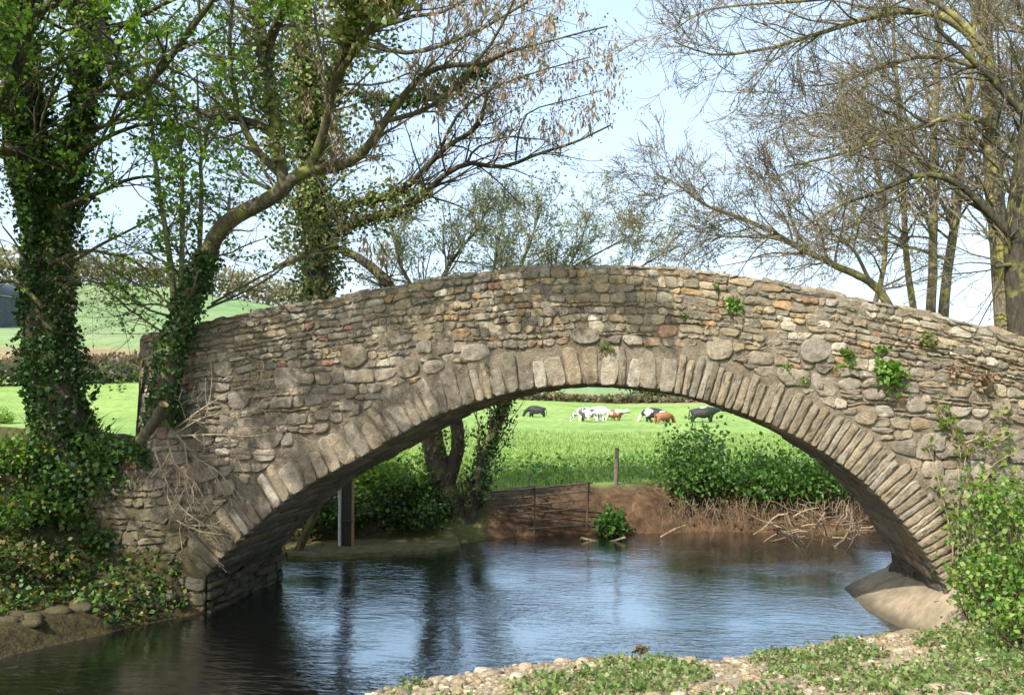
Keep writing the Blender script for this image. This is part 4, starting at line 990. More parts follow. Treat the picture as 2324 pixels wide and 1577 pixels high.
# ================================================================== banks, field and small things
_tt = np.concatenate([np.linspace(3, 40, 900), np.linspace(40, 500, 900)])
def on_ground(px, py):
    d = np.array(ray(px, py)); p = np.array(CAM)[None] + d[None] * _tt[:, None]
    z = ground_z(p[:, 0], p[:, 1]); k = np.argmax(p[:, 2] < np.maximum(z, -.05)); return np.array([p[k, 0], p[k, 1], z[k]])
def bush(name, lab, cat, group, c, r, n, size, pal, dense=60, spread=.17, mat=None, stem_c=(.13, .10, .065), up=.5, lift=.15, dry=0):
    c = np.asarray(c, float); r = np.asarray(r, float)
    t = empty(name, c, lab, cat, group)
    k = max(4, n // dense)
    u = norm(rng.normal(0, 1, (k, 3))); u[:, 2] = np.abs(u[:, 2]) * .95 + .02
    rad = rng.uniform(.45, 1.0, (k, 1)) * (.75 + .5 * rng.random((k, 1)))
    cc = c + u * rad * r + np.array([0, 0, lift * r[2]])
    mb = MB()
    pos = np.repeat(cc, dense, 0) + rng.normal(0, 1, (k * dense, 3)) * (spread * r.mean()) * rng.uniform(.6, 1.3, (k * dense, 1))
    gzv = ground_z(pos[:, 0], pos[:, 1]); pos = pos[pos[:, 2] > gzv + .01]
    leaves(mb, pos, size, pal, up, .38, sz_jit=.6)
    sh_ = cc[rng.random(k) < .5]; nsh = len(sh_)                 # upright shoots break the outline
    if nsh:
        tip = sh_ + norm(sh_ - c + np.array([0, 0, .5]) * r[2]) * (r.mean() * rng.uniform(.15, .5, (nsh, 1)))
        leaves(mb, along(np.stack([sh_, tip], 1), 7, .02 * r.mean()), size * .8, pal, up, .36)
    st = MB()
    b0 = c + rng.normal(0, .18, (k, 3)) * r * np.array([1, 1, 0]); b0[:, 2] = ground_z(b0[:, 0], b0[:, 1]) - .05
    m_ = (b0 + cc) / 2 + rng.normal(0, .08, (k, 3)) * r
    st.tubes(np.stack([b0, m_, cc], 1), np.repeat(np.array([[.016, .011, .004]]) * max(.6, r.mean()), k, 0), 4, stem_c)
    st.build('stems', M_bark_plain, t); mb.build('foliage', mat or M_leaf, t)
    return t
def blades(mb, x, y, h, w, pal, lean=.35):
    n = len(x); z = ground_z(x, y); b = np.stack([x, y, z - .02], -1)
    an = rng.uniform(0, 2 * np.pi, n); s_ = np.stack([np.cos(an), np.sin(an), 0 * an], -1) * (w * rng.uniform(.6, 1.4, n))[:, None]
    hh_ = (h * rng.uniform(.5, 1.4, n))[:, None]
    tp = b + np.array([0, 0, 1.]) * hh_ + rng.normal(0, lean, (n, 3)) * hh_ * np.array([1, 1, 0])
    mid = (b * .45 + tp * .55) + np.array([0, 0, .12]) * hh_
    v = np.stack([b - s_, b + s_, mid + s_ * .7, mid - s_ * .7, tp], 1).reshape(-1, 3)
    i = np.arange(n) * 5
    mb.add(v, np.stack([i, i + 1, i + 2, i + 3], -1), np.stack([i + 3, i + 2, i + 4], -1), np.repeat(pick(pal, n, .25), 5, 0))

# meadow grass on the near part of the field: a continuous cover
gb = MB()
n = 52000; yy = 8.5 + 34 * rng.random(n) ** 1.7; xx = (rng.random(n) * 1.05 - .62) * (yy + 13) * .85
sdv, _, _ = river_sd(xx, yy); keep = (sdv > 1.1 + .8 * rng.random(n))
blades(gb, xx[keep], yy[keep], .15, .014, PAL_GRASS, .5)
o = gb.build('grass', M_leaf); tag(o, 'short bright meadow grass covering the field beyond the river', 'grass', kind='stuff')
# nettles and docks along the fence line
nb = MB(); n = 5000; tpx = rng.uniform(700, 2000, n); td = rng.uniform(23, 31, n) + 2 * (vnoise(tpx * .01, tpx * 0, 3) - .5)
dirs = np.array([ray(a_, 905) for a_ in tpx]); pts_ = np.array(CAM)[None] + dirs * td[:, None]
cl = fbm(pts_[:, 0] * .7, pts_[:, 1] * .7, 91); kp_ = cl > .48; pts_ = pts_[kp_]; cl = cl[kp_]
pts_[:, 2] = ground_z(pts_[:, 0], pts_[:, 1]) + rng.random(len(pts_)) * .26 * np.clip((cl - .42) * 5, .3, 1)
leaves(nb, pts_, .12, PAL_BUSH + PAL_GRASS, .8, .35)
o = nb.build('nettles', M_leaf); tag(o, 'band of nettles and docks along the top of the far bank', 'nettles', kind='stuff')

# dense bush on the far bank, in three swells
for (px, py, r, n, lab) in [(1580, 1095, (.95, .8, 1.25), 4600, 'dark green bramble bush on the far bank, the swell nearest the fence posts'),
                            (1745, 1110, (.95, .9, .78), 4000, 'leafy bramble bush on the far bank, middle swell above the hanging roots'),
                            (1870, 1140, (1.05, .9, .72), 3800, 'leafy bramble bush on the far bank, swell touching the right side of the arch')]:
    p = atY(px, py, 9.7); bush('bramble_bush', lab, 'bush', 'bramble bushes on the far bank', (p[0], p[1], .80), r, int(n * .8), .085, PAL_BUSH, 26, .26)
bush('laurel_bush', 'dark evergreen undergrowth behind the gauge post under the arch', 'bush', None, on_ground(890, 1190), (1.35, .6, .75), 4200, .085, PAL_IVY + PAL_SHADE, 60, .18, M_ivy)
bush('hazel_bush', 'bright green undergrowth beside the forked tree under the left haunch', 'bush', None, on_ground(870, 1130), (1.3, .8, .75), 2600, .085, PAL_SPRING, 60, .2)
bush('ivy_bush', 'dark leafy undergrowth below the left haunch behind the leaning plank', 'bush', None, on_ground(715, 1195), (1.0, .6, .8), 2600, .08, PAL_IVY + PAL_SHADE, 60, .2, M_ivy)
bush('small_dock_plant', 'small green plant growing at the foot of the earth bank', 'plant', None, (*atZ(1388, 1205, .1)[:2], .08), (.36, .3, .36), 900, .10, PAL_BUSH, 30, .25)

# hanging roots and twigs under the brambles
hr = MB(); n = 190; px_ = rng.uniform(1490, 1960, n); tops_ = np.array([atY(a_, rng.uniform(1125, 1160), 8.0 + rng.uniform(-.35, .25)) for a_ in px_])
P_ = np.empty((n, 5, 3)); P_[:, 0] = tops_
for k in range(1, 5): P_[:, k] = P_[:, k - 1] + np.stack([rng.normal(0, .06, n), rng.normal(-.03, .04, n), -rng.uniform(.06, .2, n)], -1)
P_[:, :, 2] = np.maximum(P_[:, :, 2], .01)
hr.tubes(P_, np.repeat(np.array([[.009, .008, .007, .005, .003]]), n, 0), 3, pick([(.17, .12, .075), (.10, .07, .045), (.26, .20, .14)], n))
o = hr.build('hanging_roots', M_bark_plain); tag(o, 'pale dead roots and stems hanging down the far bank below the brambles', 'roots', kind='stuff')

# pile of washed-up branches at the right springing
db = empty('branch_debris', atZ(1900, 1215, 0), 'tangle of pale washed-up branches lodged against the right side of the arch', 'branches')
n = 80; mbd = MB(); mbm = MB()
c0 = np.stack([rng.uniform(1760, 1975, n), rng.uniform(1160, 1225, n)], -1)
base_ = np.array([atY(a_, b_, 6.6 + rng.uniform(-.5, .9)) for a_, b_ in c0])
d = norm(rng.normal(0, 1, (n, 3)) * np.array([1, .5, .75])); L = rng.uniform(.35, 1.1, n)
P_ = np.empty((n, 6, 3)); P_[:, 0] = base_
for k in range(1, 6):
    d = norm(d + rng.normal(0, .22, (n, 3))); P_[:, k] = P_[:, k - 1] + d * (L / 5)[:, None]
P_[:, :, 2] = np.clip(P_[:, :, 2], -.03, .95)
mbd.tubes(P_[:60], np.repeat(np.linspace(.011, .003, 6)[None], 60, 0), 4, pick([(.26, .19, .12), (.17, .12, .08), (.34, .27, .19)], 60)); mbm.tubes(P_[60:], np.repeat(np.linspace(.024, .008, 6)[None], 20, 0), 6, pick([(.30, .22, .14), (.36, .28, .19)], 20))
o = mbd.build('twigs', M_bark_plain, db); o['kind'] = 'stuff'; mbm.build('boughs', M_bark_plain, db)['kind'] = 'stuff'
def log(name, lab, a_, b_, r0, r1, mat, col, cat='log', bend=.05):
    a_ = np.asarray(a_, float); b_ = np.asarray(b_, float)
    t = MB(); P_ = resample([a_, (a_ + b_) / 2 + rng.normal(0, bend, 3), b_], 9); t.tubes(P_, np.linspace(r0, r1, 9), 9, col, cap=True)
    o = t.build(name, mat); return tag(o, lab, cat)
log('driftwood_log', 'pale bare branch lying in the shallows at the far bank', atZ(1318, 1221, .05), atZ(1420, 1219, .09), .035, .025, M_bark_plain, (.38, .30, .17), 'driftwood')
log('driftwood_stick', 'bent stick rising from the shallows below the brambles', atZ(1500, 1218, .04), atY(1562, 1190, 7.9), .022, .012, M_bark_plain, (.40, .33, .2), 'driftwood', .12)

# mossy ledge, gauge post with pipes, leaning plank
lm = MB(); cor = [atZ(652, 1262, .05), atZ(700, 1266, .05), atZ(780, 1262, .05), atZ(900, 1254, .05), atZ(1000, 1247, .05), atZ(1045, 1240, .05), atZ(1035, 1222, .05), atZ(900, 1215, .05), atZ(760, 1212, .05), atZ(640, 1214, .05)]
fr_ = resample(cor[:6], 30); bk_ = resample(cor[6:][::-1], 30)
rows = np.array([fr_ * (1 - t_) + bk_ * t_ for t_ in np.linspace(0, 1, 10)])
rows[:, :, 2] = .07 + .05 * (fbm(rows[:, :, 0] * 2, rows[:, :, 1] * 2, 6) - .5) + np.linspace(0, .06, 10)[:, None]
sk = rows[:1] - np.array([0, 0, .3]); rows = np.concatenate([sk, rows]); ii = np.arange(rows.shape[0] * 30).reshape(-1, 30)
lm.add(rows.reshape(-1, 3), np.stack([ii[:-1, :-1], ii[:-1, 1:], ii[1:, 1:], ii[1:, :-1]], -1).reshape(-1, 4))
tag(lm.build('mossy_ledge', M_moss), 'low mossy concrete ledge at water level under the left haunch', 'ledge')
gp0 = atZ(787, 1238, .08)
gp = empty('gauge_post', gp0, 'dark upright gauge board with a pale pipe on each side, under the left haunch', 'post')
def bar(name, a_, b_, r, mat, parent, S=8, col=(.5, .5, .5)):
    t = MB(); t.tubes(np.array([a_, b_], float), np.array([r, r]), S, col, cap=True); return t.build(name, mat, parent)
bx = MB(); bx.box(gp0 + np.array([-.10, -.03, -.05]), gp0 + np.array([.10, .06, 2.2])); bx.build('board', M_wood_dark, gp, False)
pipe = bar('pipe', gp0 + np.array([-.135, -.05, -.05]), gp0 + np.array([-.135, -.05, 2.15]), .032, M_pipe, gp)
bx = MB(); bx.box(gp0 + np.array([.105, -.04, -.05]), gp0 + np.array([.135, .05, 2.2])); bx.build('edge_batten', M_cut, gp, False)
for zz in (.5, 1.3): bar('bracket', gp0 + np.array([-.17, -.06, zz]), gp0 + np.array([.14, -.06, zz]), .012, M_steel, pipe, 6)
pk = MB(); a_ = atZ(676, 1251, .06); b_ = atY(742, 1108, a_[1] + .25)
pk.tubes(np.array([a_, b_]), np.array([.085, .075]), 4, (.5, .5, .5), cap=True)
tag(pk.build('leaning_plank', M_moss, None, False), 'mossy plank leaning beside the gauge post under the arch', 'plank')

# tubular field gate lying against the earth bank
def gpt(px, py): return atY(px, py, 8.05)
g0 = gpt(1085, 1120); g1 = gpt(1345, 1095); g2 = gpt(1090, 1208); g3_ = gpt(1338, 1190)
gate = empty('field_gate', (g2 + g3_) / 2, 'rusty tubular field gate sagging against the earth bank beyond the river', 'gate')
for t_ in (0, .2, .4, .6, .8, 1.0): bar('rail', g0 * (1 - t_) + g2 * t_, g1 * (1 - t_) + g3_ * t_, .017 if 0 < t_ < 1 else .022, M_steel, gate, 7)
for t_ in (0, .5, .97): bar('upright', g0 * (1 - t_) + g1 * t_ + np.array([0, -.02, .02]), g2 * (1 - t_) + g3_ * t_ + np.array([0, -.02, -.12]), .02, M_steel, gate, 7)
bar('brace', g2, g0 * .5 + g1 * .5, .014, M_steel, gate, 6)
for px, py0, py1, Yp, lab, rr in [(1400, 1016, 1100, 9.6, 'leaning grey fence post on the bare earth of the far bank', .055), (1602, 985, 1060, 11.5, 'fence post top showing above the bramble bush', .07), (1640, 998, 1060, 12.5, 'thin fence stake just right of the post in the brambles', .035), (1203, 1075, 1110, 9.2, 'short pale stake behind the field gate', .02)]:
    a_ = atY(px - 3, py1, Yp); a_[2] = gz(a_[0], a_[1]) - .1; b_ = atY(px, py0, Yp)
    t = MB(); t.tubes(np.array([a_, (a_ + b_) / 2 + rng.normal(0, .01, 3), b_]), np.array([rr, rr * .95, rr * .9]), 7, (.5, .5, .5), cap=True)
    tag(t.build('fence_post', M_wood, None, False), lab, 'fence post', 'fence posts on the far bank')

# ------------------------------------------------------------------ cows
def cow_mat(name, kind, off, scale=1.3, thr=.5):
    m, nt, b = new_mat(name)
    tc_ = N(nt, 'ShaderNodeTexCoord'); mp = N(nt, 'ShaderNodeMapping'); mp.inputs['Location'].default_value = off; nt.links.new(tc_.outputs['Object'], mp.inputs[0])
    n1 = noise(nt, scale, 1.5, .5, mp.outputs[0])
    dark, light = {'black': ((.012, .012, .014), (.02, .02, .022)), 'bw': ((.014, .014, .016), (.72, .70, .66)), 'rw': ((.22, .085, .035), (.70, .66, .6)), 'brown': ((.22, .085, .035), (.27, .11, .05)), 'speck': ((.06, .06, .06), (.72, .70, .66))}[kind]
    c = ramp(nt, n1, [(thr - .02, dark), (thr + .02, light)])
    nt.links.new(c, b.inputs['Base Color']); b.inputs['Roughness'].default_value = .7
    return m
def cow(lab, px, py, face, kind, off, s=1.0, graze=True, scale=1.3, thr=.5):
    p = on_ground(px, py)
    V = [(-.72, 0, 1.08), (-.15, 0, .98), (.42, 0, 1.0), (.78, 0, 1.12)]; Rr = [(.52, .44), (.62, .54), (.60, .48), (.36, .28)]
    E = [(0, 1), (1, 2), (2, 3)]
    def add(v, r, to): V.append(v); Rr.append(r if isinstance(r, tuple) else (r, r)); E.append((to, len(V) - 1)); return len(V) - 1
    if graze: k = add((1.05, .05, .82), (.23, .17), 3); h = add((1.22, .08, .48), (.18, .15), k); add((1.33, .1, .16), (.12, .11), h); ear = (1.2, .52)
    else: k = add((1.02, .05, 1.2), (.24, .18), 3); h = add((1.26, .05, 1.26), (.19, .16), k); add((1.55, .05, 1.08), (.12, .11), h); ear = (1.3, 1.44)
    for sgn in (-1, 1):
        add((ear[0], sgn * .26 + .07, ear[1]), .04, h)
        a = add((-.68, sgn * .2, .78), (.24, .17), 0); a = add((-.84, sgn * .2, .45), .10, a); a = add((-.78, sgn * .2, .12), .05, a); add((-.74, sgn * .2, .0), .06, a)
        dx = .12 * sgn; a = add((.45 + dx * .3, sgn * .19, .72), (.20, .15), 2); a = add((.46 + dx * .6, sgn * .18, .40), .095, a); a = add((.45 + dx, sgn * .18, .1), .05, a); add((.48 + dx, sgn * .18, 0), .06, a)
    a = add((-1.02, 0, 1.15), .05, 0); a = add((-1.1, 0, .75), .03, a); add((-1.09, 0, .42), .045, a)
    me = bpy.data.meshes.new('cow'); me.from_pydata(V, E, [])
    o = bpy.data.objects.new('cow', me); COL.objects.link(o)
    md = o.modifiers.new('skin', 'SKIN')
    if not me.skin_vertices: me.attributes
    for i, r in enumerate(Rr): me.skin_vertices[0].data[i].radius = r
    me.skin_vertices[0].data[0].use_root = True
    md.use_smooth_shade = True; md.branch_smoothing = .3
    sb = o.modifiers.new('sub', 'SUBSURF'); sb.levels = 1; sb.render_levels = 1
    o.location = p - np.array([0, 0, .27]); s *= .88; o.scale = (s, s, s); o.rotation_euler = (0, 0, R(face))
    me.materials.append(cow_mat('cow_hide', kind, off, scale, thr)); tag(o, lab, 'cow', 'cows grazing in the field')
cow('small all-black calf standing alone at the left of the herd', 1216, 945, 172, 'black', (0, 0, 0), .95)
cow('white and grey speckled cow grazing with its dark head down, left of the middle group', 1333, 958, 168, 'speck', (3.1, 1, 0), 1.15, True, 3.2, .46)
cow('mostly white cow standing just behind the speckled one', 1358, 953, 8, 'bw', (7, 2, 1), 1.12, True, 1.6, .40)
cow('brown and white cow at the right of the middle group with a dark face', 1394, 954, 5, 'rw', (2.2, 4, 0), .95, False, 1.1, .52)
cow('black and white cow grazing head down beside the brown cow', 1484, 957, 165, 'bw', (1.3, .4, 2), 1.1, True, 1.2, .53)
cow('plain chestnut brown cow grazing beside the black and white one', 1507, 961, 35, 'brown', (0, 3, 0), .92)
cow('black cow with a white shoulder patch at the right of the herd', 1598, 959, 6, 'bw', (5.6, 2, .6), 1.22, False, 1.0, .60)

# ------------------------------------------------------------------ far hedges, hillside trees and shed
def hedge(lab, pts, h, w, pal, n, size=.35, name='hedgerow'):
    P_ = resample(np.array([(*p_, 0) for p_ in pts], float), 60)
    t = rng.random(n) * 59; i = np.clip(t.astype(int), 0, 58); f = (t - i)[:, None]; p = P_[i] * (1 - f) + P_[i + 1] * f
    p[:, :2] += rng.normal(0, w * .4, (n, 2)); g_ = ground_z(p[:, 0], p[:, 1])
    hv = h * (.55 + .8 * vnoise(t * .9, t * 0, len(lab)))
    p[:, 2] = g_ + hv * rng.random(n) ** .7
    mb = MB(); leaves(mb, p, size, pal, .3, .4); o = mb.build(name, M_leaf); tag(o, lab, 'hedge', 'hedgerows across the far fields')
def polar(px, d): v = np.array(ray(px, 905)); v = v[:2] / np.linalg.norm(v[:2]); return (CAM.x + v[0] * d, CAM.y + v[1] * d)
PAL_HEDGE = [(.17, .145, .10), (.13, .13, .07), (.21, .17, .12), (.11, .14, .06)]
hedge('grey-brown hedge along the foot of the hill, seen under the crown of the arch', [polar(1000, 112), polar(1200, 114), polar(1350, 116), polar(1500, 119), polar(1700, 124), polar(1950, 132)], .85, 1.5, PAL_HEDGE, 9000, .4)
hedge('dark hedge between two green fields, seen between the left trunks', [polar(-100, 84), polar(150, 88), polar(300, 92), polar(480, 96), polar(700, 102)], 1.5, 2.0, [(.08, .095, .05), (.11, .10, .07), (.09, .12, .06)], 6000, .4)
hedge('leafless brown hedge running up the left hillside', [polar(0, 100), polar(200, 106), polar(350, 108), polar(560, 112)], 1.6, 2.5, [(.20, .145, .10), (.15, .11, .08), (.24, .17, .12)], 7000, .4)
hedge('brown hedgerow on the skyline of the left hill', [polar(-100, 330), polar(150, 335), polar(350, 340), polar(560, 345), polar(760, 350)], 9, 9, [(.25, .21, .14), (.20, .18, .11), (.28, .24, .16), (.21, .22, .12)], 9000, 1.2)
hedge('green hedge bank on the slope at the right end of the herd', [polar(1440, 133), polar(1560, 136), polar(1750, 140)], 3.2, 3, [(.09, .13, .05), (.12, .16, .06), (.08, .10, .05)], 4500, .5)

# ------------------------------------------------------------------ left bank: undergrowth, cut log, dead branches
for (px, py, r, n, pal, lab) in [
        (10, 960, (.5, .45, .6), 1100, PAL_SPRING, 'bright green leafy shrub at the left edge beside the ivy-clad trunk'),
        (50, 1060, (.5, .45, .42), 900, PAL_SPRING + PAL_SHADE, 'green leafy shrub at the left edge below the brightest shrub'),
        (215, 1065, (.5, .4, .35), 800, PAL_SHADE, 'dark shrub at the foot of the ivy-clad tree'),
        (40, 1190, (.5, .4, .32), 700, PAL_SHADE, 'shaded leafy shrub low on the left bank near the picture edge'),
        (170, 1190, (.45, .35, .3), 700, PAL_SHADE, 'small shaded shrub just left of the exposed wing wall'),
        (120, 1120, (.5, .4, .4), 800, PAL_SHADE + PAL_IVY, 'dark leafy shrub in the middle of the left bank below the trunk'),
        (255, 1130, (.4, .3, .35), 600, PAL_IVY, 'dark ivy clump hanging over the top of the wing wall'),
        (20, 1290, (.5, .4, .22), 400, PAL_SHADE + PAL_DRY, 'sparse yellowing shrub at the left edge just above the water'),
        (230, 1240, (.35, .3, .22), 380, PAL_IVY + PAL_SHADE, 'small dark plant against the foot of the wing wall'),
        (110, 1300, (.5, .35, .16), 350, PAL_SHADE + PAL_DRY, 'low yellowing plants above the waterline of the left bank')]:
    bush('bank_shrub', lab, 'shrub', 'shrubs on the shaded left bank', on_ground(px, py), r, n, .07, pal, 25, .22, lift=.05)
gl = MB(); n = 17000; u = rng.random(n); xx = -6.4 - 4.8 * u ** 1.2; yy = rng.uniform(-5.5, .3, n)
sdv, _, _ = river_sd(xx, yy); k = (sdv > .04) & (fbm(xx * 1.2, yy * 1.2, 61) > .40 + .10 * smooth(.9, .2, sdv)); xx, yy = xx[k], yy[k]
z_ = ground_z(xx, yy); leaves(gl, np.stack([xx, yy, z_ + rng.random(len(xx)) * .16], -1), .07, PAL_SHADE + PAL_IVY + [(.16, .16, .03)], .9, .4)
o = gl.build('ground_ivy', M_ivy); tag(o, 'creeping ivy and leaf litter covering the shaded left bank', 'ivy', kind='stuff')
a_ = atY(318, 1000, -.75); b_ = atY(372, 918, -.95)
lg = empty('cut_log', a_, 'sawn branch stub pointing up beside the left end of the bridge', 'log')
t = MB(); t.tubes(resample([a_, (a_ + b_) / 2 + np.array([.02, 0, -.01]), b_], 7), np.linspace(.075, .066, 7), 10, (.09, .078, .055), cap=True); stub = t.build('stub', M_bark, lg)
dv = norm(b_ - a_); t = MB(); t.tubes(np.array([b_ - dv * .005, b_ + dv * .012]), np.array([.062, .060]), 10, (.4, .25, .1), cap=True); t.build('sawn_face', M_cut, stub)
db = empty('dead_branches', atY(400, 1010, -.5), 'spray of pale dead twigs sprouting over the left face of the bridge', 'branches')
ml = []
for pts in ([(395, 985), (470, 945), (560, 930), (640, 905)], [(400, 990), (480, 985), (560, 990), (650, 975)], [(400, 985), (450, 1040), (500, 1075), (530, 1110)], [(420, 1000), (425, 1080), (400, 1150), (370, 1190)], [(380, 1000), (400, 1060), (440, 1120), (410, 1180)], [(400, 1180), (440, 1200), (520, 1215)], [(400, 970), (520, 890), (620, 860)], [(350, 1020), (380, 1100), (420, 1160), (480, 1200)]):
    ml.append(limb([(a1, b1, -.28 - .12 * rng.random()) for a1, b1 in pts], .016, .004, 9))
P_, R_ = stack(*ml); t = MB(); tt_ = MB(); t.tubes(P_, R_, 5, (.33, .27, .18))
p1, r1 = spawn(P_, R_, 15, .1, 1, .4, 1.1, .25, .9, .6, 5, 0, .2, .4, bias=(0, -.3, 0)); r1 = np.maximum(r1, .0035); p2, r2 = spawn(p1, r1, 4, .2, 1, .4, 1, .1, .3, .7, 4, 0, .2)
tt_.tubes(p1, r1, 3, (.36, .30, .20)); tt_.tubes(p2, np.maximum(r2, .0025), 3, (.36, .30, .20))
t.build('boughs', M_bark_plain, db); tt_.build('twigs', M_bark_plain, db)['kind'] = 'stuff'
# dry grass and leaf litter round the parapet end
dg = MB(); n = 1500; xx = rng.normal(-8.0, .5, n); yy = rng.normal(.45, .35, n); k = ground_z(xx, yy) > 1.6; xx, yy = xx[k], yy[k]; blades(dg, xx, yy, .28, .008, PAL_DRY + PAL_SHADE, .6)
o = dg.build('dry_grass', M_dry); tag(o, 'tufts of dry grass at the left end of the bridge', 'grass', kind='stuff')

# ------------------------------------------------------------------ plants rooted in the wall
def wall_plant(lab, px, py, r, n, size, pal, hang=.2, group='plants rooted in the bridge wall'):
    p = atY(px, py, -.03)
    t = empty('wall_plant', p, lab, 'plant', group)
    st = MB(); cr = MB(); k = max(5, n // 9)
    d = norm(rng.normal(0, 1, (k, 3)) * np.array([1, .5, .8]) + np.array([0, -.8, .1])); L = r * rng.uniform(.5, 1.1, k)
    P_ = np.stack([np.repeat(p[None], k, 0), p + d * L[:, None] * .5 + np.array([0, 0, .05 * r]), p + d * L[:, None] - np.array([0, 0, 1]) * (hang * L)[:, None]], 1)
    st.tubes(P_, np.repeat(np.array([[.004, .003, .002]]), k, 0), 3, (.10, .12, .04)); st.build('stems', M_bark_plain, t)
    leaves(cr, along(P_, 9, r * .08, .3, 1), size, pal, .4, .4); cr.build('leaves', M_leaf, t)
PW = PAL_BUSH + PAL_SPRING
for a1 in [('glossy green fern hanging from the spandrel, largest plant on the wall', 2012, 845, .26, 330, .075, PW, .5), ('small green tuft high on the parapet right of the crown', 1662, 690, .15, 160, .045, PW, .2),
           ('green tuft on the right haunch between the crown and the fern', 1917, 808, .17, 190, .045, PW, .3), ('mossy tuft just above the crown voussoirs', 1375, 790, .15, 150, .03, PAL_IVY_SUN, .1),
           ('tiny green tuft under the coping right of the crown', 1618, 648, .08, 60, .035, PW, .1), ('tiny moss tuft on the parapet left of the green tuft', 1555, 718, .08, 60, .03, PAL_IVY_SUN, .1),
           ('yellow-green tuft below the parapet at the right', 2100, 768, .14, 120, .05, PAL_IVY_SUN, .1), ('rust-brown dried fern on the wall at the right', 2230, 855, .15, 140, .06, PAL_KEY, .6),
           ('small rust-brown dried frond left of the dried fern', 2165, 845, .12, 90, .05, PAL_KEY, .5), ('small green leaf tuft low on the right haunch', 1826, 862, .1, 70, .035, PW, .2),
           ('moss tuft above the left crown voussoirs', 1105, 835, .1, 90, .03, PAL_IVY_SUN, .1), ('grassy tuft on the haunch under the green tuft', 1785, 835, .1, 80, .035, PW, .2),
           ('small leafy sprig above the large fern', 1998, 795, .09, 60, .05, PW, .2)]:
    wall_plant(*a1)
# climbing plant on the right abutment
cp = empty('climbing_plant', atY(2160, 1320, -.1), 'leafy climber scrambling up the wall above the apron', 'climber')
st = MB(); cr = MB(); ml = []
for pts in ([(2165, 1330), (2160, 1230), (2140, 1130), (2120, 1050), (2105, 1010)], [(2170, 1330), (2175, 1200), (2175, 1080), (2178, 1000), (2120, 920)], [(2180, 1300), (2200, 1150), (2190, 1040), (2230, 960), (2290, 930)], [(2178, 1000), (2150, 960), (2135, 930), (2128, 905)], [(2180, 1010), (2230, 990), (2270, 1000), (2330, 970)], [(2200, 1150), (2250, 1060), (2300, 1030)]):
    ml.append(limb([(a1, b1, -.09) for a1, b1 in pts], .014, .005, 11))
P_, R_ = stack(*ml); st.tubes(P_, R_, 5, (.30, .24, .15)); p1, r1 = spawn(P_, R_, 12, 0, 1, .5, 1.2, .1, .4, .5, 4, 0, .25, .4, bias=(0, -.4, 0)); st.tubes(p1, r1, 3, (.26, .2, .12))
leaves(cr, along(p1, 6, .03), .06, [(.16, .25, .03), (.20, .28, .045), (.10, .19, .03), (.24, .28, .07)], .5, .42); st.build('stems', M_bark_plain, cp); cr.build('leaves', M_leaf, cp)
# shrubs on the right bank
for (px, py, Yp, r, n, lab) in [(2290, 1150, -.75, (.6, .45, .65), 2200, 'tall bright green shrub against the wall at the right edge'), (2270, 1280, -1.2, (.5, .45, .5), 1700, 'bright green shrub in front of the wall right of the apron'), (2330, 1390, -2.0, (.55, .5, .45), 1500, 'low green shrub at the right edge above the stony beach'), (2215, 1345, -.7, (.28, .3, .28), 500, 'straggly small shrub at the corner of the apron')]:
    p = atY(px, py, Yp); bush('right_bank_shrub', lab, 'shrub', 'shrubs on the right bank', (p[0], p[1], max(gz(p[0], p[1]), p[2] - r[2] * .6)), r, int(n * .8), .055, [(.12, .25, .03), (.16, .29, .04), (.08, .19, .025), (.20, .30, .06), (.26, .32, .11), (.05, .12, .02)], 22, .3)

# ------------------------------------------------------------------ stony beach: pebbles, gravel and weeds
def pebble(mb, c, r, col):
    u = np.linspace(0, 2 * np.pi, 7, endpoint=False) + rng.random()
    rr = rng.uniform(.75, 1.2, 7)
    ring = lambda f, z: np.stack([c[0] + np.cos(u) * r[0] * rr * f, c[1] + np.sin(u) * r[1] * rr * f, np.full(7, c[2] + z * r[2]) + rng.normal(0, .06, 7) * r[2]], -1)
    v = np.vstack([ring(.8, -.5), ring(1, 0), ring(.68, .72), [[c[0], c[1], c[2] + r[2] * .9]]])
    i = np.arange(7); j = (i + 1) % 7
    mb.add(v, np.vstack([np.stack([i, j, 7 + j, 7 + i], -1), np.stack([7 + i, 7 + j, 14 + j, 14 + i], -1)]), np.stack([14 + i, 14 + j, np.full(7, 21)], -1), col)
PEB = np.array([(.38, .31, .20), (.31, .25, .16), (.43, .36, .25), (.25, .205, .14), (.36, .28, .17), (.21, .175, .125), (.48, .42, .32), (.33, .235, .145)])
cnt = 0; small = MB(); tries = 0
xs_ = rng.uniform(-4.2, 6.5, 26000); ys_ = rng.uniform(-7.2, 1.0, 26000)
sdv, _, Kv = river_sd(xs_, ys_); zz_ = ground_z(xs_, ys_)
ok = (sdv > -.35) & (Kv['N'] + Kv['S'] > .5) & (ys_ < -.15) & (sdv < 3.6)
xs_, ys_, zz_, sdv = xs_[ok], ys_[ok], zz_[ok], sdv[ok]
big = []
for x_, y_, z_, s_ in zip(xs_, ys_, zz_, sdv):
    dens = fbm(x_ * .9, y_ * .9, 17)
    if rng.random() > .25 + 1.0 * float(dens): continue
    sz = .010 + .034 * rng.random() ** 2.5 + (.075 * rng.random() if rng.random() < .035 else 0)
    big.append((sz, x_, y_, z_))
big.sort(key=lambda q: -q[0])
for i, (sz, x_, y_, z_) in enumerate(big[:7000]):
    r_ = (sz * rng.uniform(.9, 1.5), sz * rng.uniform(.8, 1.2), sz * rng.uniform(.45, .8)); col = PEB[rng.integers(len(PEB))] * rng.uniform(.75, 1.2)
    if i < 290:
        mb = MB(); pebble(mb, (x_, y_, z_ + r_[2] * .25), r_, col); mb.build('pebble', M_stone, ground)
    else: pebble(small, (x_, y_, z_ + r_[2] * .2), r_, col)
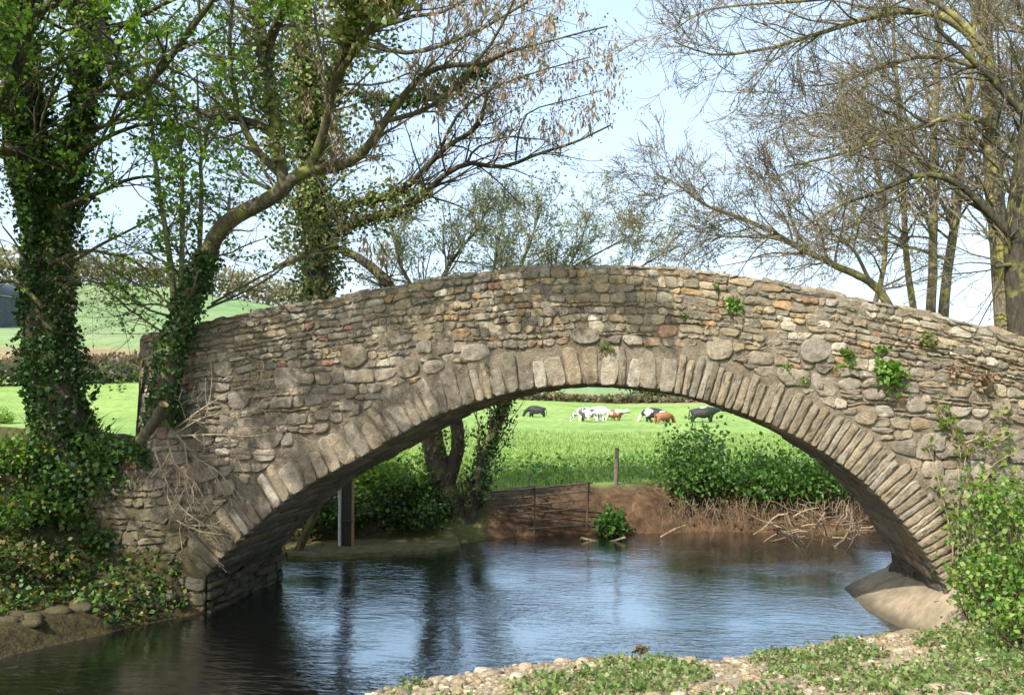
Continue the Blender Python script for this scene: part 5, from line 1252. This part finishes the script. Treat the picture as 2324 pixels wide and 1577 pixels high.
o = small.build('gravel', M_stone, ground); o['kind'] = 'stuff'
wd = MB(); n = 52000; xx = rng.uniform(-3.5, 6.5, n); yy = rng.uniform(-7.5, .2, n); sdv, _, Kv = river_sd(xx, yy)
cl = fbm(xx * 1.1, yy * 1.1, 47) + .16 * smooth(-1.5, 3.5, xx) + .10 * smooth(.4, 2.5, sdv) - .12
k = (sdv > .3) & (Kv['N'] + Kv['S'] > .5) & (cl > .535); xx, yy, cl = xx[k], yy[k], cl[k]
z_ = ground_z(xx, yy) + rng.random(len(xx)) * .14 * np.clip((cl - .46) * 8, .25, 1)
leaves(wd, np.stack([xx, yy, z_], -1), .048, [(.15, .24, .065), (.11, .19, .05), (.20, .27, .09), (.27, .30, .14), (.08, .15, .04)], .9, .42)
blades(wd, xx[::2] + rng.normal(0, .06, len(xx[::2])), yy[::2], .10, .004, PAL_GRASS + PAL_DRY, .7)
o = wd.build('beach_weeds', M_leaf); tag(o, 'low green weeds growing over the stony beach in front', 'weeds', kind='stuff')
sh = empty('seed_head', on_ground(1452, 1500), 'single dark seed head on a short stalk at the edge of the beach', 'plant')
h0 = np.array(sh.location); t = MB(); t.tubes(np.array([h0, h0 + np.array([.01, 0, .1])]), np.array([.006, .005]), 5, (.10, .10, .04)); t.build('stalk', M_bark_plain, sh)
t = MB(); leaves(t, h0 + np.array([.01, 0, .12]) + rng.normal(0, .028, (160, 3)) * np.array([1.3, 1, .7]), .035, [(.13, .10, .05), (.09, .075, .04), (.18, .14, .07)], .3, .4); t.build('head', M_dry, sh)
# boulders along the waterline of the left bank
for k in range(44):
    f = rng.random(); x_ = -6.5 - 2.2 * f - rng.uniform(0, .4); y_ = -.15 - 4.3 * f + rng.uniform(-.1, .5); sz = rng.uniform(.04, .13)
    mb = MB(); pebble(mb, (x_, y_, max(gz(x_, y_), -.02) + sz * .02), (sz * 1.5, sz, sz * .6), np.array((.055, .048, .032)) * rng.uniform(.6, 1.5)); mb.build('boulder', M_stone, ground)  # tree shade on these stones is put into their dark colour

# small dark barn on the slope at the left edge
bp = np.array([*polar(-62, 190), 0.]); bz = gz(bp[0], bp[1])
barn = empty('field_barn', (bp[0], bp[1], bz), 'small dark slate-grey barn at the left edge behind the ivy-clad trunk', 'barn')
M_slate = plain_mat('slate_sheet', (.05, .062, .075), .7, .35, 1.2, .3)
t = MB(); t.box((bp[0] - 7, bp[1] - 5, bz - 2), (bp[0] + 7, bp[1] + 5, bz + 4.6)); t.build('wall', M_slate, barn, False)
u = np.linspace(0, np.pi, 15); rf = MB(); v = [(bp[0] + 7.3 * math.cos(a1), yv, bz + 4.6 + 3.2 * math.sin(a1)) for yv in (bp[1] - 5.4, bp[1] + 5.4) for a1 in u]
rf.add(v, [[i, i + 1, 16 + i, 15 + i] for i in range(14)], [(0, i, i + 1) for i in range(1, 14)]); rf.build('roof', M_slate, barn)
t = MB(); t.box((bp[0] + 1, bp[1] - 5.08, bz - .5), (bp[0] + 5, bp[1] - 5.02, bz + 3.6)); t.build('door', M_wood_dark, barn, False)

# ivy tumbling over the low wing wall and round the parapet end
hi_ = empty('hanging_ivy', (XL - .6, -.1, 1.6), 'dark ivy and scrub tumbling over the low wing wall left of the parapet end', 'ivy')
n = 2600; xx = rng.uniform(XW - .2, XL + .25, n); zz = top(np.minimum(xx, XL - .02)) + rng.normal(-.05, .20, n) - .25 * (rng.random(n) ** 3); yy = -.10 + rng.normal(0, .09, n)
k = fbm(xx * 2.2, zz * 2.2, 83, 2) > .40; mb = MB(); leaves(mb, np.stack([xx, yy, zz], -1)[k], .07, PAL_IVY + PAL_SHADE, .5, .42); mb.build('leaves', M_ivy, hi_)
sx_ = rng.uniform(XW, XL + .1, 26); P_ = np.empty((26, 5, 3)); P_[:, 0] = np.stack([sx_, np.full(26, -.05), top(np.minimum(sx_, XL - .02)) + .1], -1)
for k in range(1, 5): P_[:, k] = P_[:, k - 1] + np.stack([rng.normal(.02, .05, 26), rng.normal(-.02, .02, 26), -rng.uniform(.05, .2, 26)], -1)
mb = MB(); mb.tubes(P_, np.repeat(np.linspace(.01, .004, 5)[None], 26, 0), 4, (.12, .095, .06)); mb.build('stems', M_bark_plain, hi_)
